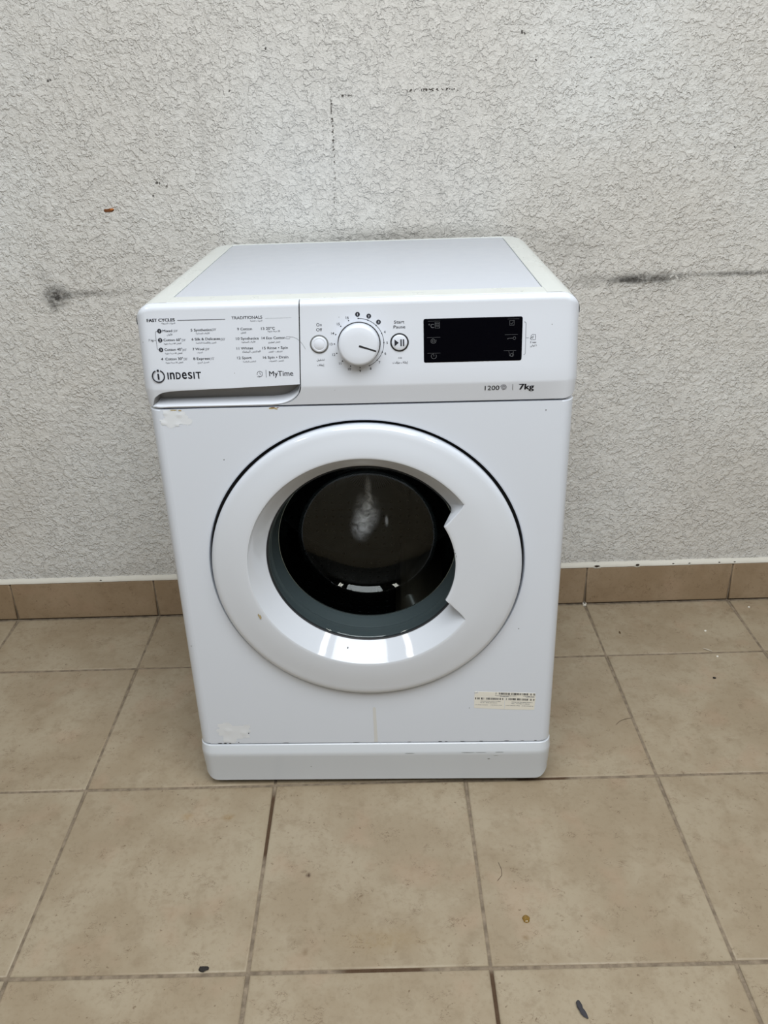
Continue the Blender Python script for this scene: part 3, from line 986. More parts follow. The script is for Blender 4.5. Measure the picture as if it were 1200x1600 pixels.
TEXT=[
 ('list', 'FAST CYCLES', -279.1, 828.5, 37.4, 4.0, 2),
 ('ar', 'الدورات السريعة', -259.8, 825.2, 18.3, 1.8, 0),
 ('list', 'Mixed', -259.8, 814.4, 13.0, 3.3, 1),
 ('thin', "|59'", -245.0, 814.1, 5.7, 3.0, 0),
 ('ar', 'الألوان', -254.6, 810.0, 7.6, 1.8, 0),
 ('list', 'Cotton 60°', -259.9, 802.1, 23.9, 3.3, 1),
 ('thin', "|59'", -235.3, 801.4, 5.4, 3.0, 0),
 ('ar', 'القطن 60 درجة مئوية', -260.1, 797.9, 23.8, 1.8, 0),
 ('list', '7 kg', -280.3, 802.7, 6.8, 2.7, 0),
 ('list', 'Cotton 40°', -260.1, 789.0, 24.2, 3.4, 1),
 ('thin', "|45'", -235.5, 788.3, 5.4, 3.0, 0),
 ('ar', 'القطن 40 درجة مئوية', -260.2, 784.6, 23.9, 1.8, 0),
 ('list', '4', -266.3, 776.3, 2.6, 3.4, 1),
 ('list', 'Cotton 30°', -260.5, 776.2, 24.1, 3.4, 1),
 ('thin', "|30'", -235.6, 775.8, 5.4, 3.1, 0),
 ('ar', 'القطن 30 درجة مئوية', -260.5, 771.9, 23.8, 1.8, 0),
 ('list', '5 Synthetics', -221.7, 814.4, 28.2, 3.3, 1),
 ('thin', "|59'", -192.9, 814.5, 5.7, 3.0, 0),
 ('ar', 'الألياف الصناعية', -215.2, 810.5, 18.5, 1.8, 0),
 ('list', '6 Silk & Delicates', -221.7, 802.1, 38.6, 3.3, 1),
 ('thin', "|50'", -182.4, 801.3, 5.9, 3.0, 0),
 ('ar', 'الحرير والأقمشة الناعمة', -216.6, 797.7, 27.7, 1.8, 0),
 ('list', '7 Wool', -221.8, 788.7, 15.5, 3.3, 1),
 ('thin', "|59'", -204.7, 788.4, 5.8, 3.0, 0),
 ('ar', 'الصوف', -216.3, 784.8, 7.6, 1.8, 0),
 ('list', '8 Express', -222.2, 775.6, 22.2, 3.4, 1),
 ('thin', "|15'", -199.2, 775.4, 5.4, 3.1, 0),
 ('ar', 'الغسيل السريع', -217.0, 771.2, 15.8, 1.8, 0),
 ('list', 'TRADITIONALS', -165.2, 829.0, 41.0, 3.7, 0.6),
 ('ar', 'الدورات العادية', -140.5, 825.4, 15.9, 1.7, 0),
 ('list', '9 Cotton', -158.9, 814.2, 19.7, 3.3, 0.6),
 ('ar', 'القطن', -154.6, 810.0, 7.2, 1.7, 0),
 ('list', '10 Synthetics', -161.7, 801.3, 30.4, 3.4, 0.6),
 ('ar', 'الألياف الصناعية', -154.6, 797.3, 18.7, 1.7, 0),
 ('list', '11 Whites', -162.1, 788.1, 22.4, 3.4, 0.6),
 ('ar', 'الملابس البيضاء', -154.5, 784.1, 24.4, 1.7, 0),
 ('list', '12 Sport', -162.4, 775.1, 19.5, 3.4, 0.6),
 ('ar', 'الملابس الرياضية', -155.0, 770.8, 17.7, 1.7, 0),
 ('list', '13 20°C', -126.8, 814.0, 18.4, 3.3, 0.6),
 ('ar', '20 درجة مئوية', -118.2, 810.9, 16.4, 1.7, 0),
 ('list', '14 Eco Cotton', -127.1, 801.2, 31.7, 3.4, 0.6),
 ('ar', 'القطن التوفيري', -118.7, 796.3, 16.1, 1.7, 0),
 ('list', '15 Rinse • Spin', -127.2, 787.7, 34.4, 3.4, 0.6),
 ('ar', 'الشطف - العصر', -119.5, 783.4, 19.0, 1.7, 0),
 ('list', '16 Spin • Drain', -127.3, 774.9, 34.3, 3.4, 0.6),
 ('ar', 'العصر - التصريف', -119.6, 770.8, 20.0, 1.7, 0),
 ('time', 'MyTime', -120.6, 750.5, 32.7, 7.0, 0.6),
 ('onoff', 'On', -52.7, 816.8, 7.2, 3.9, 0),
 ('onoff', 'Off', -53.1, 810.1, 7.8, 3.9, 0),
 ('onoffa', 'تشغيل', -54.9, 770.2, 10.8, 2.6, 0),
 ('onoffa', 'إيقاف', -54.2, 763.0, 9.2, 2.6, 0),
 ('start', 'Start', 50.9, 817.6, 13.5, 4.0, 0.3),
 ('start', 'Pause', 50.0, 811.1, 15.6, 4.0, 0.3),
 ('starta', 'بدء', 55.4, 770.6, 4.7, 2.2, 0),
 ('starta', 'إيقاف مؤقت', 47.8, 763.9, 20.4, 2.6, 0),
 ('lock', '3 sec', 231.4, 786.7, 8.1, 2.4, 0),
 ('locka', '3 ثواني', 231.7, 782.5, 8.3, 1.8, 0),
 ('speed', '1200', 172.4, 722.6, 19.7, 6.7, 0.6),
 ('speed', '7kg', 219.1, 722.3, 19.7, 8.7, 1.6),
]

INK = [M['ink'], M['greyink'], M['panel']]
flats = {}
for key, s, x, z, w, h, bold in TEXT:
    arab = any(c in AR for c in s)
    name = {'list': 'L', 'ar': 'L', 'thin': 'L', 'time': 'T', 'onoff': 'O', 'onoffa': 'O', 'start': 'S', 'starta': 'S', 'lock': 'K', 'locka': 'K', 'speed': 'V'}[key]
    if name in 'OS':
        name = name + s
    fl = flats.setdefault(name, Flat())
    if arab:
        fl.text(shape_arabic(s), x, z, w, h, 0.5 if key == 'ar' else 0.2, 1 if key == 'ar' else 0, uniform=True)
    else:
        fl.text(s, x, z, w, h, bold, 1 if key == 'thin' else 0)
def arc_pts(x, z, r, a0, a1, n=24):
    return [(x + r * math.cos(math.radians(lerp(a0, a1, k / n))), z + r * math.sin(math.radians(lerp(a0, a1, k / n)))) for k in range(n + 1)]
def spiral(x, z, r0, r1, turns, a0=0, n=48):
    return [(x + lerp(r0, r1, k / n) * math.cos(a0 + turns * 2 * math.pi * k / n), z + lerp(r0, r1, k / n) * math.sin(a0 + turns * 2 * math.pi * k / n)) for k in range(n + 1)]

# programme list on the drawer
L = flats['L']
for i, (x, z) in enumerate(((-264.1, 815.9), (-264.5, 803.6), (-264.9, 790.6))):
    L.disc(x, z, 3.0, 0)
    L.text(str(i + 1), x, z - 1.6, 0, 3.2, 1.0, 2, lift=0.4, centre=True)
L.ribbon([(-267.4, 815.9), (-268.8, 815.4), (-269.7, 814.0), (-269.9, 803.6), (-269.9, 793.4), (-269.4, 791.6), (-268.2, 790.8)], 0.5, 1)
L.ribbon([(-272.6, 803.7), (-269.8, 803.7)], 0.5, 1)
L.ribbon([(-238.2, 829.6), (-173.9, 829.3)], 0.9, 1)
for k in range(18):
    L.disc(lerp(-119.5, -86, k / 17), 829.0, 0.38, 1, n=8)
L.ribbon([(-93.9, 801.1), (-89.2, 801.1), (-89.2, 803.9), (-93.9, 803.9)], 0.4, 1, closed=True)
tag(L.build('programme_list', INK, drawer), kind='stuff')
# maker's mark: ring with a small i, and the name in mixed-case letters of one height
G = Flat()
cx, cz = -273.0, 754.2
G.ribbon(arc_pts(cx, cz, 8.2, 112, 428, 48), 1.7, 0)
G.disc(cx + 0.1, cz + 7.9, 1.65, 0)
G.ribbon([(cx, cz + 3.6), (cx, cz - 4.6)], 2.3, 0)
x = -260.5
for ch, w, cap in (('I', 1.7, True), ('n', 6.6, False), ('D', 6.8, True), ('e', 6.6, False), ('S', 5.9, True), ('I', 1.7, True), ('T', 7.2, True)):
    if ch == 'I':
        G.ribbon([(x + w / 2, 749.6), (x + w / 2, 759.1)], 1.9, 0)
        x += w + 1.65
        continue
    tv, tf, a0, a1, b0, b1 = glyphs(ch, 1.6)
    for sx, sz in ((-.33, -.2), (-.33, .2), (.33, -.2), (.33, .2)):
        bb = len(G.v)
        G.v += [(x + .3 + sx + (p - a0) * (w - .6) / (a1 - a0), 749.8 + sz + (q - b0) * 9.1 / (b1 - b0), 0.25) for p, q in tv]
        for q in tf:
            G.f.append(tuple(i + bb for i in q)); G.m.append(0)
    x += w + 1.65
G.build('logo', INK, drawer)
Tm = flats['T']
Tm.ribbon(arc_pts(-133.4, 754.1, 3.7, 200, -110, 30), 0.7, 1)
Tm.ribbon([(-133.4, 756.5), (-133.4, 754.1), (-131.6, 753.2)], 0.7, 1)
Tm.ribbon([(-137.2, 750.2), (-133.5, 749.9), (-135.6, 752.0)], 0.7, 1)
Tm.ribbon([(-124.7, 759.5), (-124.9, 749.1)], 0.7, 1)
Tm.build('timer_mark', INK, drawer)

# dial: knob, pointer, ring of programme numbers
KX, KZ = 3.4, 792.4
TILT = -math.atan2(8.0, 105.0)
D = Flat()
def dial(deg, r):
    a = math.radians(90 - deg)
    return KX + r * math.cos(a), KZ + r * math.sin(a)
D.ribbon([dial(g, 33.2) for g in [k * 157.5 / 40 for k in range(41)]], 0.6, 0)
for i in range(16):
    g = i * 22.5
    x, z = dial(g, 33.2)
    D.disc(x, z, 0.85, 0, lift=0.3, n=12)
    if i < 3:
        x, z = dial(g - 1, 38.6)
        D.disc(x, z, 3.15, 0)
        D.text(str(i + 1), x, z - 1.6, 0, 3.2, 1.0, 2, lift=0.4, centre=True)
    else:
        x, z = dial(g, 37.6)
        D.text(str(i + 1), x, z - 1.7, 0, 3.3, 0.7, 0, centre=True)
tag(D.build('dial_numbers', INK, panel), kind='stuff')

def on_panel(name, x, z, prof, n, mat, parent, lift=0.0, cap=True):
    vv, ff = lathe(prof, n, cap=cap)
    o = mesh_object(name, vv, ff, mat, parent)
    o.location = (x * .001, (face_y(z) - lift) * .001, z * .001)
    o.rotation_euler = (TILT, 0, 0)
    return o
knob = on_panel('dial', KX, KZ, [(27.6, 1), (27.6, -3), (27.3, -12), (26.8, -14.5), (25.6, -16.0), (23.5, -16.8), (15, -17.4), (6, -17.6), (0.3, -17.6)], 72, M['panel'], wm)
vv, ff = lathe([(28.9, 0.5), (28.9, -0.5), (27.4, -0.7)], 72, cap=False)
o = mesh_object('dial_collar', vv, ff, M['dark'], knob)
a = math.radians(-19)
pts = [(1.0, -1.3), (24.2, -1.0), (24.6, 0.0), (24.2, 1.0), (1.0, 1.3), (0.5, 0)]
pp = [(x * math.cos(a) - z * math.sin(a), x * math.sin(a) + z * math.cos(a)) for x, z in pts]
vv = [(x, -17.2 if math.hypot(x, z) < 12 else -16.2, z) for x, z in pp] + [(x, -18.0 if math.hypot(x, z) < 12 else -17.15, z) for x, z in pp]
mesh_object('dial_pointer', vv, grid_faces(2, 6, 0, True) + [(6, 7, 8, 9, 10, 11)], M['dark'], knob, smooth=False)

ob = on_panel('on_off_button', -50.1, 792.5, [(10.6, 1), (10.6, -1.6), (10.2, -2.3), (9.4, -2.7), (8.0, -2.8), (7.6, -2.5), (7.2, -2.8), (0.3, -3.0)], 48, M['panel'], wm)
mesh_object('bezel', *lathe([(12.8, 0.4), (12.6, -0.35), (12.0, -0.5), (10.7, -0.2)], 48, cap=False), M['gap'], ob)
sb = on_panel('start_pause_button', 57.5, 792.3, [(10.4, 1), (10.4, -1.8), (10.0, -2.4), (9.3, -2.8), (4, -3.0), (0.3, -3.0)], 48, M['panel'], wm)
mesh_object('bezel', *lathe([(12.6, 0.4), (12.4, -0.5), (11.8, -0.7), (10.5, -0.3)], 48, cap=False), M['dark'], sb)
vv, ff = [], []
for poly in ([(-6.6, -4.7), (-6.6, 4.7), (-1.1, 0)], [(1.2, -4.6), (3.0, -4.6), (3.0, 4.6), (1.2, 4.6)], [(4.5, -4.6), (6.3, -4.6), (6.3, 4.6), (4.5, 4.6)]):
    ff.append(tuple(range(len(vv), len(vv) + len(poly)))); vv += [(x, -3.25, z) for x, z in poly]
mesh_object('play_pause_symbol', vv, ff, M['ink'], sb, smooth=False)
for key_, fl in flats.items():
    if key_[0] in 'OS':
        fl.build('button_lettering', INK, panel)
V = flats['V']
V.ribbon(spiral(198.0, 726.3, 0.6, 4.4, 2.4, 0.5), 0.75, 1)
V.ribbon([(210.0, 731.0), (210.3, 721.8)], 0.7, 1)
V.build('capacity_lettering', INK, panel)
K = flats['K']
K.ribbon([(222.8, 815.2), (224.4, 814.9), (225.2, 813.6), (225.3, 793.9), (225.4, 773.4), (224.7, 771.9), (223.0, 771.5)], 0.55, 1)
K.ribbon([(225.3, 793.9), (229.4, 793.9)], 0.55, 1)
K.ribbon([(232.4, 791.2), (238.2, 791.2), (238.2, 798.2), (234.0, 798.2), (232.4, 796.6)], 0.55, 0, closed=True)
K.ribbon([(231.0, 792.8), (233.6, 794.8), (236.2, 796.4)], 0.55, 0)
K.ribbon([(233.8, 793.0), (235.6, 794.4)], 0.55, 0)
K.build('hold_mark', INK, panel)

# display window
def round_rect(x0, x1, z0, z1, r, n=5):
    pts = []
    for cx, cz, a0 in ((x1 - r, z1 - r, 0), (x0 + r, z1 - r, 90), (x0 + r, z0 + r, 180), (x1 - r, z0 + r, 270)):
        for k in range(n + 1):
            a = math.radians(a0 + 90 * k / n); pts.append((cx + r * math.cos(a), cz + r * math.sin(a)))
    return pts
rr = round_rect(89.8, 220.6, 763.9, 822.6, 2.5)
ri = round_rect(90.4, 220.0, 764.5, 822.0, 2.0)
vv = [(x, face_y(z) + 0.5, z) for x, z in rr] + [(x, face_y(z) - 0.35, z) for x, z in rr] + [(x, face_y(z) - 0.6, z) for x, z in ri]
n = len(rr)
disp = mesh_object('display', vv, grid_faces(3, n, 0, True) + [tuple(range(2 * n, 3 * n))], M['black'], wm, smooth=False)
up_ = 0.75
def symbol(name='display_symbol'):
    global I
    if I.v: I.build(name, [M['icon']], disp)
    I = Flat()
I = Flat()
I.text('°C', 96.4, 810.6, 7.2, 5.2, 0, 0, lift=up_)
I.ribbon([(105.2, 810), (111, 810), (111, 818), (105.2, 818)], 0.5, lift=up_, closed=True)
for z in (812, 814, 816):
    I.ribbon([(105.2, z), (111, z)], 0.5, lift=up_)
symbol()
I.ribbon(spiral(102.5, 793.3, 0.6, 4.0, 2.0, 0.4), 0.5, lift=up_)
symbol()
I.ribbon(arc_pts(103.2, 772.4, 3.4, 90, 400, 26), 0.5, lift=up_)
I.ribbon([(103.2, 775), (103.2, 772.4)], 0.5, lift=up_)
symbol()
I.ribbon([(203.6, 811.4), (209.4, 811.4), (209.4, 817.6), (203.6, 817.6)], 0.45, lift=up_, closed=True)
I.ribbon([(204.6, 814.0), (206.4, 813.0), (208.4, 816.0)], 0.45, lift=up_)
symbol()
I.ribbon([(201.1, 794.1), (208.6, 794.1)], 0.5, lift=up_)
I.ribbon(arc_pts(210.3, 794.1, 1.8, 0, 345, 18), 0.45, lift=up_)
I.ribbon([(201.6, 794.1), (201.6, 792.6)], 0.45, lift=up_)
symbol()
I.ribbon([(203.4, 776.5), (204.4, 770.5), (208.0, 769.8), (209.6, 776.2)], 0.45, lift=up_)
I.ribbon(arc_pts(207.6, 771.6, 2.2, 0, 345, 18), 0.45, lift=up_)
symbol()
for x0, x1, z in ((96, 112, 819.5), (94.5, 112, 797.8), (94.5, 112, 776.6), (200.5, 216, 819.6), (197.5, 214.5, 799.0), (196.5, 213, 777.6)):
    I.ribbon([(x0, z), (x1, z)], 0.3, lift=up_)
    symbol('display_line')

# ---------------------------------------------------------------- rating label, scuffs and grime on the front
sticker = bpy.data.objects.new('barcode_label', None)
sticker.parent = wm
COL.objects.link(sticker)
flat0 = lambda z: 0.0
def sheet(name, quad, lift=0.25):
    n_ = 6
    vv = []
    for r in range(2):
        for k in range(n_ + 1):
            a, b_ = quad[0], quad[1]
            c, d_ = quad[3], quad[2]
            x = lerp(lerp(a[0], b_[0], k / n_), lerp(c[0], d_[0], k / n_), r)
            z = lerp(lerp(a[1], b_[1], k / n_), lerp(c[1], d_[1], k / n_), r)
            vv.append((x, -lift, z))
    m_ = len(vv)
    vv += [(x, 0.05, z) for x, y, z in vv]
    ff = grid_faces(2, n_ + 1)
    ff += [(k, k + 1, m_ + k + 1, m_ + k) for k in range(n_)] + [(n_ + 1 + k, n_ + 2 + k, m_ + n_ + 2 + k, m_ + n_ + 1 + k) for k in range(n_)]
    ff += [(0, n_ + 1, m_ + n_ + 1, m_), (n_, 2 * n_ + 1, m_ + 2 * n_ + 1, m_ + n_)]
    return mesh_object(name, vv, ff, M['paper'], sticker, smooth=False)
sheet('upper_label', [(168.2, 202.0), (267.4, 197.2), (267.6, 187.8), (168.2, 192.6)])
sheet('lower_label', [(168.0, 192.2), (217.9, 189.8), (217.2, 164.2), (167.9, 168.0)])
sheet('lower_label', [(218.5, 189.7), (267.8, 187.4), (266.8, 162.8), (217.9, 164.1)])
B = Flat()
rb = random.Random(4)
def bars(x0, x1, z, h, slope):
    x = x0
    while x < x1:
        w = rb.choice((0.35, 0.35, 0.6, 0.9, 1.4))
        zz = z + (x - x0) * slope
        B.poly([(x, zz), (x + w, zz), (x + w, zz + h), (x, zz + h)], 0, 0.4)
        x += w + rb.choice((0.35, 0.35, 0.5, 0.9))
def words(x0, x1, z, h, slope):
    x = x0
    while x < x1:
        w = rb.uniform(0.5, 1.0); zz = z + (x - x0) * slope
        B.ribbon([(x, zz + h / 2), (x + w, zz + h / 2 + rb.uniform(-.2, .2))], h * rb.uniform(.55, .95), 1, 0.4)
        x += w + rb.choice((0.2, 0.2, 0.25, 0.8))
sl = -0.048
for x0, x1 in ((202.5, 204.5), (208, 214), (216, 222), (223, 226), (228, 229.5), (230.5, 244), (246, 255), (259, 261), (263.5, 266.5)):
    bars(x0, x1, 195.4 + (x0 - 202.5) * sl, 4.2, sl)
words(202, 236, 192.6, 1.3, sl); words(248, 266, 190.4, 1.3, sl); words(210, 224, 190.8, 1.1, sl); words(252, 266, 188.9, 1.1, sl)
for x0, x1 in ((169.5, 171), (173, 177), (179, 184), (187, 193), (195.5, 206), (209, 211), (213.5, 215.5)):
    bars(x0, x1, 186.0 + (x0 - 169.5) * sl, 4.0, sl)
for x0, x1 in ((219.8, 221.5), (224, 228), (229.5, 236), (238, 243.5), (245, 256), (259, 261.5), (264, 266)):
    bars(x0, x1, 183.8 + (x0 - 219.8) * sl, 4.0, sl)
words(178, 211, 181.8, 1.2, sl); words(178, 184, 178.6, 1.1, sl); words(187, 206, 178.2, 1.3, sl); words(169, 190, 174.4, 1.1, sl); words(195, 213, 173.2, 1.1, sl)
words(229, 263, 178.9, 1.2, sl); words(229, 234, 175.6, 1.1, sl); words(237, 258, 175.2, 1.3, sl); words(220, 243, 172.0, 1.1, sl); words(246, 264, 170.8, 1.1, sl)
tag(B.build('barcode_print', [M['ink'], M['greyink']], sticker, flat0), kind='stuff')
vv = [(171 + 3.2 * a - 0.5 * c, -0.3 - 1.2 * (1 - abs(a)) * (c > 0), 199.6 + 1.5 * c + a * 0.6) for c in (-1, 0, 1) for a in (-1, -.5, 0, .5, 1)]
mesh_object('curled_corner', vv, grid_faces(3, 5), M['film'], sticker)

def film(name, x0, x1, z0, z1, seed, amp):
    """Crumpled remains of clear wrapping: an uneven skin with a torn outline."""
    r = random.Random(seed)
    nx, nz = 30, 20
    vv, ff = [], []
    ph = [r.uniform(0, 6.28) for _ in range(8)]
    for i in range(nz):
        for k in range(nx):
            u, w = k / (nx - 1), i / (nz - 1)
            x = lerp(x0, x1, u) + r.uniform(-.5, .5)
            z = lerp(z0, z1, w) + r.uniform(-.4, .4)
            h = 0.12 + amp * max(0.0, math.sin(9 * u + 5 * w + ph[0]) * math.sin(7 * w - 6 * u + ph[1])) ** 2 + r.uniform(0, .10)
            vv.append((x, -h, z))
    for i in range(nz - 1):
        for k in range(nx - 1):
            u, w = (k + .5) / nx * 2 - 1, (i + .5) / nz * 2 - 1
            a = math.atan2(w, u)
            edge_ = 0.78 + 0.13 * math.sin(3 * a + ph[2]) + 0.10 * math.sin(5 * a + ph[3]) + 0.06 * math.sin(11 * a + ph[4])
            if (abs(u) ** 3 + abs(w) ** 3) ** (1 / 3) < edge_:
                ff.append((i * nx + k, i * nx + k + 1, (i + 1) * nx + k + 1, (i + 1) * nx + k))
    return mesh_object(name, vv, ff, M['film'], wm, sharp=20)
film('peeling_film', -286, -236, 674, 703, 3, 0.55)
film('peeling_film', -272, -206, 97, 142, 8, 0.5)

def mark(name, pts_list, mat, parent, surf=flat0, lift=0.15):
    for pts in pts_list:
        F = Flat()
        F.poly(pts, 0, lift)
        F.build(name, [mat], parent, surf)
mark('rust_stain', [splat(-122, 702.2, 6.5, 1.6, seed=41), splat(-116, 700.8, 2.5, 1.2, seed=42), splat(-262, 702.4, 7, 1.2, seed=43), splat(-252, 701.6, 3, 1.2, seed=44)], M['yellow'], wm)
mark('rust_stain', [splat(-121, 703.0, 3.6, 0.9, seed=45), splat(-114, 703.0, 2, .8, seed=46)], M['rust'], wm, lift=.2)
mark('drip_stain', [[(0.4, 170), (2.6, 172), (5.2, 170), (6.4, 97), (0.6, 97)]], M['drip'], wm)
def kick_y(z):
    return -lerp(3.0, 6.0, (z - 45) / 26) if z < 71 else -lerp(6.0, 6.7, (z - 71) / 6) if z < 77 else -lerp(6.7, 1.2, (z - 77) / 15.5)
chips = [(-263, 96.6, 4.5, .8), (-254, 96.6, 3.5, 1.0), (-246, 96.6, 2.5, .7), (-231, 98, 1.1, 1.4), (-150, 96.5, 6, .5), (112, 96.6, 4, .8), (122, 96.4, 3, .6), (150, 96.6, 5, .5), (224, 96.8, 6, .6), (250, 96.9, 4, .5), (60, 96.4, 4, .4), (-30, 96.4, 6, .4), (272, 97, 3, .7), (181, 96.6, 4, .6)]
mark('seam_chip', [splat(*c, seed=60 + i) for i, c in enumerate(chips)], M['blacken'], wm, lift=.2)
mark('kick_chip', [splat(*c, seed=90 + i) for i, c in enumerate([(60, 77.2, 10, .5), (158, 77.8, 14, .6), (180, 77.8, 12, .5), (212, 78, 10, .6), (194, 62, 2.5, 1.2), (-110, 46, 1.6, .7), (-46, 32, 1.5, .8), (-110, 30, 1.0, .6), (206, 70, 5, .4)])], M['gap'], kick, kick_y, .15)
mark('corner_scuff', [splat(-279, 70, 1.6, 6, seed=7), splat(-277.5, 62, 1.2, 5, seed=8)], M['blacken'], kick, lambda z: -1.2, .3)
mark('speck', [splat(x, z, w, w * 1.1, n=8, seed=i) for i, (x, z, w) in enumerate(((-198, 625, 1.0), (258, 690, .9), (-212, 118, 1.4), (235, 325, .9), (160, 168, .8), (-287, 300, .9)))], M['blacken'], wm)
mark('panel_speck', [splat(x, z, w, w * 1.1, n=8, seed=i) for i, (x, z, w) in enumerate(((259.5, 811, .8), (-22, 828, .6), (-32.5, 728, .5), (-288, 801.5, .6), (-168, 756, .6)))], M['gap'], panel, face_y, .15)
# hairline scratch from the drawer to the on/off button
S = Flat(); S.ribbon([(-89, 803.5), (-84, 803), (-80, 801), (-76, 797.5), (-72.5, 793), (-69, 786.5)], 0.35, 0)
S.build('hairline_scratch', [M['gap']], panel)
# marks on the door ring and in its bowl
def bowl_mark(name, deg, t, w, h, mat, seed):
    """A patch on the cone of the bowl at polar angle deg, t from the outer edge to the glass."""
    y = lerp(-17, 13, t); r = lerp(177, 153, t) - 0.5
    a = math.radians(deg)
    vv = []
    for du, dw in splat(0, 0, w, h, n=9, seed=seed):
        rr_ = r - dw * 0.62; aa = a + du / r
        vv.append((rr_ * math.cos(aa), y + dw * 0.78, rr_ * math.sin(aa)))
    mesh_object(name, vv, [tuple(range(9))], mat, door, smooth=False)
bowl_mark('black_speck', -102.5, 0.55, 1.2, 2.2, M['blacken'], 2)
mark('grime_spot', [splat(-166.5, -86, 2.0, 5.0, seed=17), splat(-169, -82, 1.2, 3.0, seed=18)], M['yellow'], door, lambda z: -18.3, .3)
# small grey marks at the inner edge of the grip
mark('grey_line', [splat(131.5, 27, .5, 3.0, seed=5), splat(133.5, 22, .8, 1.2, seed=6), splat(134.8, 17, .5, 2.4, seed=9)], M['gap'], door, lambda z: -18.3, .3)

# ---------------------------------------------------------------- small things lying on the floor
def lump(name, x, y, sx, sy, sz, mat, seed, label, cat, z=0.0, group=None):
    r = random.Random(seed)
    bm = bmesh.new()
    bmesh.ops.create_icosphere(bm, subdivisions=2, radius=1.0)
    for q in bm.verts:
        k = 1 + r.uniform(-.28, .22)
        q.co = Vector((q.co.x * sx * k, q.co.y * sy * k, max(-0.75, q.co.z * k) * sz + sz * 0.75))
    me = bpy.data.meshes.new(name); bm.to_mesh(me); bm.free()
    me.materials.append(mat)
    o = bpy.data.objects.new(name, me); o.location = (x, y, z)
    COL.objects.link(o)
    return tag(o, label, cat, group)

def sweep(name, pts, radii, mat, label, cat, flat_k=0.55, n=8):
    """A bent tapering scrap: cross-sections along a path, flattened on the floor."""
    v, f = [], []
    for i, (x, y, z) in enumerate(pts):
        a, b = pts[max(0, i - 1)], pts[min(len(pts) - 1, i + 1)]
        dx, dy = b[0] - a[0], b[1] - a[1]
        l = math.hypot(dx, dy) or 1
        for k in range(n):
            t = 2 * math.pi * k / n
            w = radii[i] * math.cos(t) * (1 + 0.18 * math.sin(3 * t + i))
            v.append((x - dy / l * w, y + dx / l * w, max(0.0002, z + radii[i] * flat_k * math.sin(t))))
    f = grid_faces(len(pts), n, 0, True) + [tuple(range(n)), tuple(range((len(pts) - 1) * n, len(pts) * n))]
    return tag(mesh_object(name, v, f, mat, scale=1.0, sharp=50), label, cat)

sweep('lint_scrap', [(0.7752, -0.3810, .002), (0.7738, -0.3845, .003), (0.7742, -0.3890, .0035), (0.7757, -0.3930, .003), (0.7778, -0.3965, .003), (0.7800, -0.4005, .0025), (0.7822, -0.4040, .002)],
      [0.0012, 0.0032, 0.0036, 0.0030, 0.0036, 0.0026, 0.0008], M['lint'], 'twisted dark grey scrap of lint on the tile at the bottom edge of the photo', 'scrap')
sweep('wood_sliver', [(1.2100, 0.3455, .0012), (1.2150, 0.3420, .0016), (1.2200, 0.3385, .0016), (1.2250, 0.3355, .0012)], [0.0010, 0.0017, 0.0017, 0.0008],
      material('pale_sliver', rgb(188, 178, 162), 0.8), 'thin pale sliver lying across the tile joint right of the machine', 'sliver')
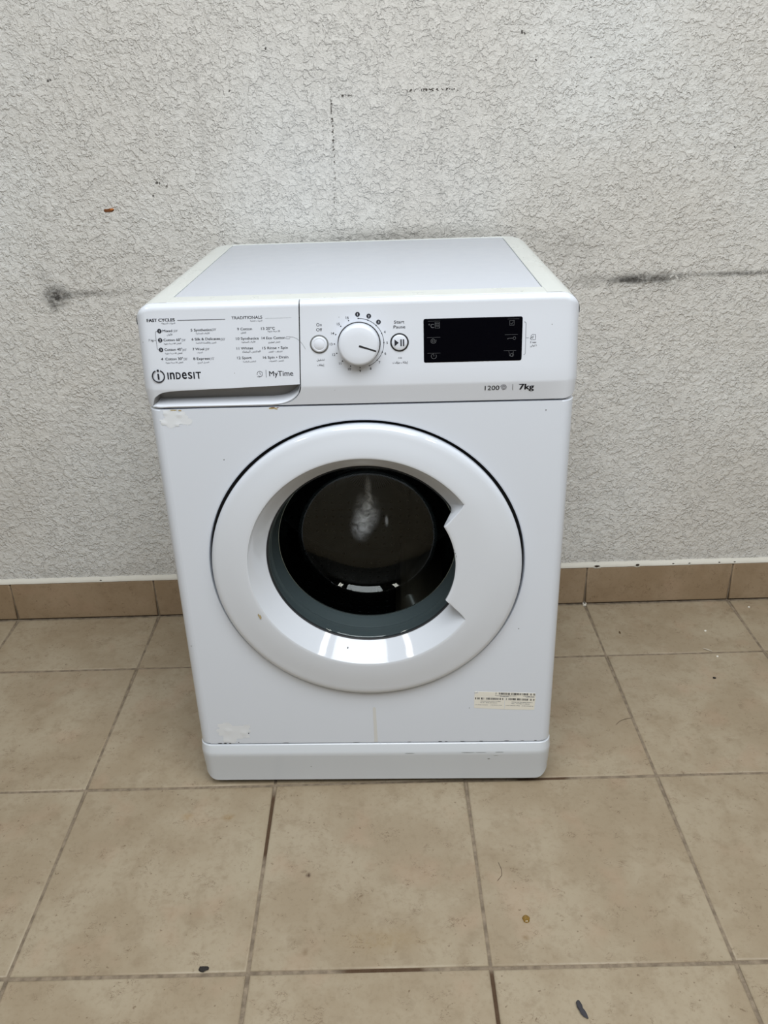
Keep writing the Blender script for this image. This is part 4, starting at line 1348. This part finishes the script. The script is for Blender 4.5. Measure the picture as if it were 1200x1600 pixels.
# drop of amber gel
vv, ff = lathe([(5.4, 0.0), (5.3, 0.5), (4.6, 1.3), (3.0, 2.0), (1.2, 2.3), (0.2, 2.35)], 24)
drop = mesh_object('gel_drop', [(a * (1 + .1 * math.sin(c)), c * 1.15, b) for a, b, c in vv], ff, M['amber'])
drop.location = (0.7271, -0.2634, 0.0004)
tag(drop, 'small amber drop of dried gel on the tile in front of the machine', 'drop')
lump('grit_clump', 0.2710, -0.3270, 0.0070, 0.0042, 0.0024, M['blacken'], 4, 'black clump of grit beside the front tile joint, below left of the machine', 'grit')
lump('dark_crumb', 1.1964, 0.2496, 0.0032, 0.0022, 0.0018, M['blacken'], 5, 'small dark crumb in the middle of the tile right of the machine', 'crumb', group='crumbs on the floor to the right')
lump('dark_crumb', 1.0505, 0.4100, 0.0018, 0.0042, 0.0014, material('brown_crumb', rgb(92, 72, 50), 0.9), 6, 'narrow brown crumb on the tile just right of the machine, near the wall', 'crumb', group='crumbs on the floor to the right')
for i, (x, y, lab) in enumerate(((1.2378, 0.4075, 'white crumb midway between the skirting and the tile joint, right of the machine'),
                                 (1.2296, 0.3182, 'white crumb just in front of the tile joint below the pale sliver'),
                                 (1.3692, 0.4920, 'white crumb close to the skirting near the right edge of the photo'))):
    lump('white_crumb', x, y, 0.0022, 0.0022, 0.0014, M['crumb'], 20 + i, lab, 'crumb', group='white crumbs on the floor to the right')
# short white wall plug standing in the corner of the floor
vv, ff = lathe([(0.00185, 0.0), (0.0042, 0.0), (0.0046, 0.0008), (0.0044, 0.0060), (0.0040, 0.0064), (0.0021, 0.0064), (0.00185, 0.0060), (0.00185, 0.0006), (0.0001, 0.0005)], 24, cap=True)
plug = mesh_object('wall_plug', [(a, c, b) for a, b, c in vv], ff, M['crumb'], scale=1.0)
mesh_object('plug_hole', *[[(a, c, b + .00001) for a, b, c in lathe([(0.0030, 0.0066), (0.0002, 0.0066)], 20)[0]], lathe([(0.0030, 0.0066), (0.0002, 0.0066)], 20)[1]], M['hole'], plug, scale=1.0)
plug.location = (0.9985, 0.5185, 0.0002)
tag(plug, 'tiny white ring-shaped wall plug at the foot of the skirting, right of the machine', 'plug')

# fine hairs on the tiles
def hair(pts, label):
    sweep('hair', [(x, y, 0.0007) for x, y in pts], [0.00028] * len(pts), M['brownhair'], label, 'hair', 1.0, 5)
M['brownhair'] = material('brown_hair', rgb(74, 58, 44), 0.7)
hair([(0.9648, 0.1263), (0.9735, 0.1345), (0.985, 0.140), (0.9996, 0.1423)], 'short brown hair on the tile just right of the machine')
hair([(0.7005, -0.168), (0.7035, -0.180), (0.7025, -0.191), (0.6945, -0.2005)], 'thin curled hair on the front tile above the amber drop')
for o_, lab in ((disp, 'black display window with small grey symbols'), (drawer, 'white drawer front with a scooped grip and printed programmes'), (sticker, 'small white paper label with barcodes'), (drum, 'dark perforated steel drum'), (sb, 'white round button with a black ring')):
    o_['label'] = lab
